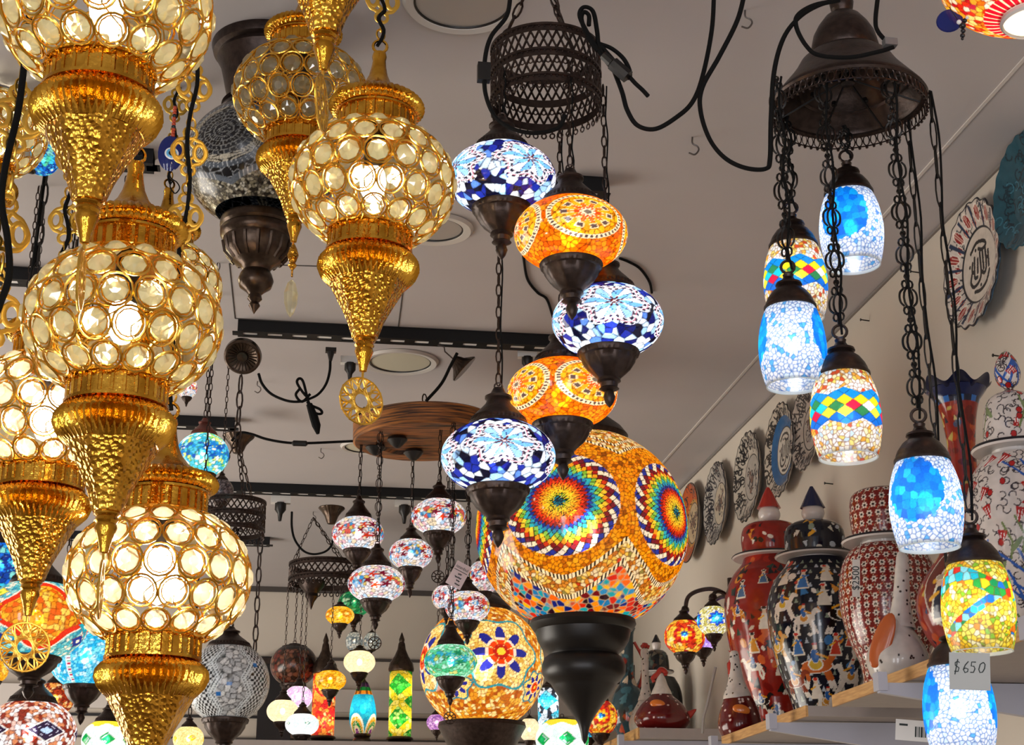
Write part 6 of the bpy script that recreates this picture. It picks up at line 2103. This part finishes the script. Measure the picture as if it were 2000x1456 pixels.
plate('large wall plate with red tulip rim and calligraphic centre', 1906, 516, 124, pl_tulip, 1)
plate('dark teal scalloped wall plate cut by the right edge', 2002, 372, 112, pl_teal, 2)
plate('wall plate with a blue ring and calligraphic centre, third from the tulip plate', 1528, 880, 92, pl_scroll('#b8ac9c', '#2a2624', '#24588a', '#c8bfb2', True), 3)
plate('black and white scrollwork wall plate between blue-ring and small floral plates', 1464, 932, 88, pl_scroll('#b4ab9e', '#1d1c1e', None, '#a8a096'), 4)
plate('smaller dark-rimmed floral wall plate right of the orange-rimmed plate', 1402, 984, 80, pl_scroll('#a8a29a', '#23232a', None, '#bdb09a'), 5)
plate('orange-rimmed wall plate peeking out behind the huge orange globe', 1350, 1022, 78, pl_scroll('#b8863c', '#2a1c14', None, '#c0a882', False, '#b8521a'), 6, scal=0)
plate('dark scrolled wall plate mostly hidden behind the diamond-band jar lamp', 1578, 836, 84, pl_scroll('#a89c92', '#2a2426'), 7)

# nails left in the wall
for px, py, lab in ((1698, 627, 'bare nail in the right wall beside the jar lamp chains'), (1797, 533, 'bare nail in the right wall left of the tulip plate'), (1960, 697, 'bare nail in the right wall below the tulip plate'),
                    (1627, 946, 'bare nail in the right wall above the navy lidded jar'), (1718, 882, 'bare nail in the right wall right of the diamond-band jar lamp'), (1537, 790, 'bare nail above the blue-ring wall plate'),
                    (1476, 847, 'bare nail above the black and white wall plate'), (1362, 958, 'bare nail above the orange-rimmed wall plate'), (1412, 905, 'bare nail above the small floral wall plate')):
    p = pos(px, py, X=XW)
    m = MB(); m.tube([(0, 0, 0), (-.022, -.002, .001)], .0016, 6); m.tube([(-.022, -.002, .001), (-.0235, -.002, .001)], .0036, 8)
    o = m.obj('nail', BLACKM); o.location = p; tag(o, lab, 'nail', 'bare nails in the right wall')

# ================================================================== ARCHED ARM LAMP BY THE SHELVES
gA = gdist(pos(1385, 1240, X=1.10))
pA = pos(1425, 1170, g=gA); sA = depth(pA) / FPX
t = thing('arched_lamp_stand', 'dark arched arms behind the red lidded jar holding three small globes', 'lamp stand', pA, facing(pA))
def loc(x, y, dg=0.0): return ((x - 1425) * sA, dg, pos(1425, y, g=gA).z - pA.z)
for pts, dg in (([(1426, 1172), (1412, 1158), (1390, 1150), (1362, 1154), (1344, 1166), (1338, 1190)], 0.0), ([(1426, 1172), (1414, 1160), (1402, 1158), (1395, 1164), (1393, 1172)], -.04),
                ([(1428, 1172), (1414, 1162), (1396, 1166), (1380, 1178), (1374, 1198)], .10)):
    m = MB(); sp = spline(pts, 5); n = len(sp) - 1
    m.tube([loc(x, y, dg * i / n) for i, (x, y) in enumerate(sp)], .0055, 6)
    m.ball(loc(*pts[-1], dg), .011, 8, 6); m.obj('arm', BRONZE, t)
m = MB(); m.tube([loc(1428, 1130), loc(1428, 1440)], .008, 8); m.obj('post', BRONZE, t)
m = MB(); m.tube([loc(x, y, .03) for x, y in spline([(1392, 1300), (1384, 1330), (1374, 1370), (1365, 1400), (1362, 1430)], 5)], .004, 5); m.obj('cord', pmat('grey_cord', (.3, .28, .26)), t)
mosaic_lamp('small red and yellow mosaic globe with blue flower, left on arched arm', 1337, 1245, 40, 36, None, d_rose2, None, 101, 0.0, g=gA, chain=None, bulb=BULBY, caph=.9)
mosaic_lamp('small purple chip globe behind two other globes on arched arm', 1372, 1240, 34, 32, None, d_purple, None, 102, 0.0, g=gA + .10, chain=None, caph=.8)
mosaic_lamp('small pale yellow globe with blue star beside the red lidded jar', 1393, 1213, 32, 31, None, d_bluestar, None, 103, 0.25, g=gA - .04, chain=None, caph=.9)

# ================================================================== FAR LEFT AND BACK
# hoop chandelier hanging from the rosette canopy
gK = gdist(pos(474, 696, Y=YR1 + .02))
p0 = pos(455, 1005, g=gK)
TK, PK, RK = ring_frame('far two-tier pierced hoop chandelier behind the lowest gold lamp', 455, 1008, 62, g=gK, tiers=2, tierh=.44, chain_to=(p0.x, p0.y, pos(470, 860, g=gK).z), nlat=34)
m = MB(); z1 = pos(478, 735, g=gdist(PK)).z - PK.z; z0 = pos(464, 860, g=gdist(PK)).z - PK.z
chain_plain(m, z0, z1, .045, .016, .0026); m.obj('long_chain', BRONZE, TK)
top = pos(612, 1012, d=5.9)
T2, P2, R2_ = ring_frame('far pierced hoop chandelier on three chains, ending in a leafy finial', 638, 1118, 72, d=5.9, tiers=1, tierh=.40, chain_to=top, nlat=36)
m = MB(); sK = depth(P2) / FPX
m.lathe([(26 * sK, -20 * sK), (24 * sK, -30 * sK), (12 * sK, -44 * sK), (13 * sK, -50 * sK), (6 * sK, -60 * sK), (2 * sK, -72 * sK), (0, -76 * sK)], 24, M=T(-28 * sK, 0, 0)); m.obj('finial', BRONZE, T2)
BK = 'small lamps of the far hoop chandelier'
gB = gdist(P2); zB = P2.z - R2_ * .3
mosaic_lamp('small cream-white speckled globe lamp on left chain of far hoop', 552, 1390, 31, 24, None, d_white, None, 111, 0, g=gB, topz=zB, group=BK, cord=False, bulb=BULBY, cuph=.9)
mosaic_lamp('small white globe lamp with two dark green stars', 590, 1416, 33, 23, None, d_whitegreen, None, 112, .3, g=gB - .115, topz=zB, group=BK, cord=False)
mosaic_lamp('small pink globe lamp behind the cream-white one', 583, 1363, 27, 24, None, d_pink, None, 113, 0, g=gB + .09, topz=zB, group=BK, cord=False)
mosaic_lamp('small amber-yellow globe lamp before the red cylinder lamp', 645, 1330, 31, 21, None, d_yellow, None, 114, 0, g=gB - .125, topz=zB, group=BK, cord=False, bulb=BULBY)
mosaic_lamp('small pale yellow globe lamp high, left of the green leaf globe', 664, 1203, 28, 19, None, d_yellow, None, 115, .5, g=gB - .03, topz=zB, group=BK, cord=False, bulb=BULBY, caph=.6)
mosaic_lamp('small dark green leafy globe lamp just under a red-star lamp', 692, 1180, 32, 26, None, d_greenleaf, None, 116, 0, g=gB + .06, topz=zB, group=BK, cord=False, bulb=BULBD)
mosaic_lamp('small clear crackle globe lamp left of a dark cup', 692, 1254, 17, 20, None, d_clear, None, 117, 0, g=gB + .22, topz=CEIL, group=BK, cord=False, bulb=BULBD, caph=.5, cuph=.4)
mosaic_lamp('small clear crackle globe lamp right of a dark cup', 726, 1254, 16, 19, None, d_clear, None, 118, 0.6, g=gB + .22, topz=CEIL, group=BK, cord=False, bulb=BULBD, caph=.5, cuph=.4)
mosaic_lamp('small milky globe lamp above the turquoise egg lamp', 702, 1294, 31, 24, None, d_white, None, 119, .4, g=gB - .06, topz=zB, group=BK, cord=False, bulb=BULBY, caph=.6, cuph=1.1)
mosaic_lamp('unlit brown carved globe with dark top, behind thin chains', 574, 1300, 46, 42, 6.4, d_brownball, 1130, 121, 0, lit=False, name='carved_globe_lamp', caph=.2, cord=False, topz=CEIL)
mosaic_lamp('turquoise and lime mosaic globe lamp with reddish cap at left', 396, 889, 51, 45, 3.7, d_turq, 690, 122, .4, metalcap=REDCAP, caph=1.0, name='mosaic_lamp', topz=CEIL)
mosaic_lamp('unlit grey chip globe behind the turquoise globe lamp', 432, 960, 24, 25, 4.2, d_greychips, 915, 123, 0, lit=False, cord=False, topz=CEIL)
mosaic_lamp('little red and white globe lamp peeking behind the left centre gold lamp', 366, 758, 19, 22, 4.0, d_redstar, 640, 124, 0, cord=False, topz=CEIL)
mosaic_lamp('unlit silver mosaic globe with white zigzag bands beside lowest gold lamp', 444, 1334, 82, 80, None, d_silver, None, 125, .1, lit=False, name='mosaic_globe_lamp', caph=.7, metal=BRONZE, cord=True, topz=PK.z - .03, g=gK)
m = MB(); chain_plain(m, pos(500, 1310, g=gK).z - PK.z, -RK * .3, .040, .013, .0022, RK * .86, -.02); m.obj('chain', BRONZE, TK)


def tube_lamp(label, px, ytop, ybot, Rpx, d, design, capy, basey, seed, bulb, shape=None):
    ym = (ytop + ybot) / 2
    p = pos(px, ym, d=d); g = gdist(p); s = depth(p) / FPX
    Z = lambda y: pos(px, y, g=g).z - p.z
    t = thing('column_lamp', label, 'lamp', p, facing(p)); R = Rpx * s
    pr = shape(s, Z) if shape else [(R, Z(ytop)), (R * 1.02, (Z(ytop) + Z(ybot)) / 2), (R, Z(ybot))]
    sf = Surf(pr if not shape else smooth_prof(pr, 4), int(Rpx * 5), int((ybot - ytop) * 1.0))
    put('glass_shade', sf.mesh('glass_shade', design(sf, np.random.default_rng(seed), 0.2), GLASSLIT), t)
    n = 1 if shape else 2
    for i in range(n): put('bulb', bulb_mesh('bulb', R * .24, bulb, 1.5), t, (0, 0, Z(ytop + (ybot - ytop) * (i + .5) / n)))
    zt, zc = Z(ytop), Z(capy)
    r0 = pr[0][0]
    h = zc - zt
    m = MB(); m.lathe([(r0 * .95, zt - .1 * R), (r0 * 1.12, zt), (r0 * 1.15, zt + .05 * h), (r0 * 1.02, zt + .2 * h, .03, 14), (r0 * .62, zt + .38 * h, .03, 14), (r0 * .38, zt + .55 * h), (r0 * .3, zt + .7 * h), (r0 * .22, zt + .74 * h), (r0 * .26, zt + .8 * h), (r0 * .08, zt + .95 * h), (0, zc)], 42)
    m.obj('cap', BRONZE2, t)
    rb = pr[-1][0]; zb = Z(ybot)
    m = MB(); m.lathe([(rb * .95, zb + .1 * R), (rb * 1.15, zb), (rb * 1.2, zb - .15 * R), (rb * 1.0, zb - .3 * R), (rb * 1.35, zb - .5 * R), (rb * 1.4, Z(basey)), (0, Z(basey))], 40); m.obj('base', BRONZE2, t)
    return t


tube_lamp('green and yellow mosaic column lamp with pointed brown cap', 782, 1312, 1442, 22, 6.0, d_greencyl, 1235, 1478, 131, BULBY)
tube_lamp('red and yellow mosaic column lamp with pointed brown cap', 632, 1316, 1440, 22, 6.3, d_redcyl, 1236, 1478, 132, BULBY)
tube_lamp('turquoise egg-shaped lamp with patterned ends, below the milky globe', 709, 1338, 1434, 26, 6.0, d_egg, 1320, 1478, 133, BULBY,
          lambda s, Z: [(8 * s, Z(1334)), (15 * s, Z(1350)), (22 * s, Z(1370)), (26 * s, Z(1395)), (25 * s, Z(1415)), (19 * s, Z(1430)), (14 * s, Z(1438))])
tube_lamp('cyan column lamp with white and black ornament, left of black base', 1071, 1345, 1462, 20, 5.6, d_cyancyl, 1330, 1480, 134, BULBW)
mosaic_lamp('little purple globe lamp left of the tan globe\'s dark base', 853, 1412, 20, 17, 5.0, d_purple, 1180, 141, 0, cord=False, bulb=BULBY, topz=CEIL)
mosaic_lamp('green and white patterned globe cut by the bottom edge, under the black base', 1098, 1446, 52, 44, 4.7, d_greendia, None, 142, .2, chain=None, caph=.15)
mosaic_lamp('blue globe lamp with yellow and red rosette, right of the black base', 1172, 1402, 34, 36, 4.9, d_rose2, 1320, 143, .1, cord=False, bulb=BULBY, topz=CEIL)
mosaic_lamp('blue chip globe lamp behind the rosette globe', 1150, 1412, 26, 34, 5.15, d_bluelamp, None, 144, .1, chain=None, caph=.3)
# shelf along the back carrying the column lamps (its top lies just under the frame)
zb_ = pos(700, 1478, d=6.1).z
t = thing('back_ledge', 'narrow dark ledge at the bottom edge carrying the column lamps', 'ledge', (pos(830, 1478, d=6.1).x, pos(830, 1478, d=6.1).y, zb_))
m = MB(); m.box((0, 0.1, -.02), (2.2, 1.3, .04)); m.obj('board', BOARDM, t, False)

# ================================================================== BOTTOM LEFT CORNER LAMPS
mosaic_lamp('red, orange and cyan scroll mosaic globe lamp behind the left medallion', 68, 1213, 104, 82, 2.5, d_scroll, 960, 151, .15, bulb=BULBY, caph=.95, cuph=.75, metal=BRONZE, group='lamps in the bottom left corner', topz=CEIL)
mosaic_lamp('blue mosaic globe lamp at the left edge under a dark cap', -2, 1108, 56, 50, 3.0, d_bluelamp, 900, 152, .5, group='lamps in the bottom left corner', topz=CEIL)
mosaic_lamp('cyan chip globe lamp with red and green dotted ribs beside lowest gold lamp', 168, 1282, 72, 66, 2.9, d_tealdots, 1080, 153, -.55, cuph=1.0, group='lamps in the bottom left corner', topz=CEIL)
mosaic_lamp('white mosaic globe lamp with dark diamonds in the bottom left corner', 58, 1432, 90, 66, 2.7, d_maroon, 1290, 154, .35, group='lamps in the bottom left corner', caph=.9, topz=CEIL)
mosaic_lamp('tiny yellow globe lamp at the left edge of the bottom corner', -6, 1310, 22, 24, 3.1, d_yellow, 1200, 155, 0, bulb=BULBY, cord=False, group='lamps in the bottom left corner', topz=CEIL)
mosaic_lamp('red checkered cream globe lamp behind two dark cups', 108, 1366, 36, 34, 3.4, d_checker, None, 156, 0, bulb=BULBY, group='lamps in the bottom left corner', topz=CEIL)
mosaic_lamp('white globe lamp with green diamonds and yellow top at bottom edge', 207, 1446, 47, 40, 3.3, d_greendia, 1300, 157, .05, cord=False, group='lamps in the bottom left corner', topz=CEIL)
mosaic_lamp('small cream globe lamp with yellow diamonds, under the silver globe', 368, 1444, 30, 26, 3.3, d_cream, 1380, 158, .2, cord=False, bulb=BULBY, topz=CEIL)
# tilted little lamp and dark chain upper left
p = pos(78, 318, d=3.0)
mosaic_lamp('little tilted blue-green globe lamp with dark ribbed cap at upper left', 84, 312, 32, 32, 3.0, d_bluelamp, None, 161, .3, chain=None, cup=False, caph=1.2, metal=BLACKM)
tl_ = [o for o in COL.objects if o.name.startswith('mosaic_lamp') and 'tilted' in o.get('label', '')][0]
tl_.rotation_euler = (0, radians(-128), tl_.rotation_euler.z)
p = pos(76, 480, d=3.1)
t = thing('lamp_chain', 'thin black chain with cord between the two left gold lamps', 'chain', p, facing(p))
m = MB(); chain_plain(m, pos(76, 640, g=gdist(p)).z - p.z, CEIL - p.z, .05, .014, .0022); m.obj('chain_links', BLACKM, t)
m = MB(); zz = [pos(76, 640, g=gdist(p)).z - p.z, CEIL - p.z]; m.tube([(-.010, 0, zz[0]), (-.006, 0, (zz[0] + zz[1]) / 2), (-.002, 0, zz[1])], .0036, 6); m.obj('cord', CORDM, t)

mosaic_lamp('little cream globe lamp at the bottom edge, right of the tan globe\'s dark base', 1034, 1426, 20, 24, 5.3, d_white, None, 171, 0, bulb=BULBY, cord=False, caph=.5, topz=CEIL)
# curved arms of a stand behind the black lamp base
gA2 = gdist(pos(1210, 1330, Y=pc.y + .75)); pA2 = pos(1222, 1345, g=gA2); sA2 = depth(pA2) / FPX
t = thing('arched_lamp_stand', 'thin dark curved arms between the huge lamp\'s black base and the teal bottle vase', 'lamp stand', pA2, facing(pA2))
for pts in ([(1236, 1325), (1222, 1318), (1205, 1322), (1190, 1332)], [(1236, 1330), (1222, 1328), (1204, 1332), (1186, 1338)], [(1236, 1345), (1222, 1338), (1206, 1334), (1194, 1340)], [(1192, 1330), (1182, 1342), (1180, 1362)]):
    m = MB(); m.tube([((x - 1222) * sA2, 0, pos(1222, y, g=gA2).z - pA2.z) for x, y in spline(pts, 5)], .005, 6); m.obj('arm', BRONZE, t)
m = MB(); m.tube([((1236 - 1222) * sA2, 0, pos(1222, 1300, g=gA2).z - pA2.z), ((1236 - 1222) * sA2, 0, pc.z - pA2.z - .02)], .008, 8); m.obj('post', BRONZE, t)
# dark panel on the back wall
a, b = pos(508, 1284, Y=YB - .03), pos(566, 1470, Y=YB - .03)
t = thing('dark_panel', 'tall dark framed panel on the back wall, behind the brown carved globe', 'panel', ((a.x + b.x) / 2, YB - .03, (a.z + b.z) / 2))
m = MB(); m.box((0, 0, 0), (b.x - a.x, .04, a.z - b.z)); m.obj('board', BLACKM, t, False)
m = MB(); m.box((0, -.024, (a.z - b.z) / 2 - .02), (b.x - a.x, .012, .03)); m.obj('frame', BRONZE, t, False)
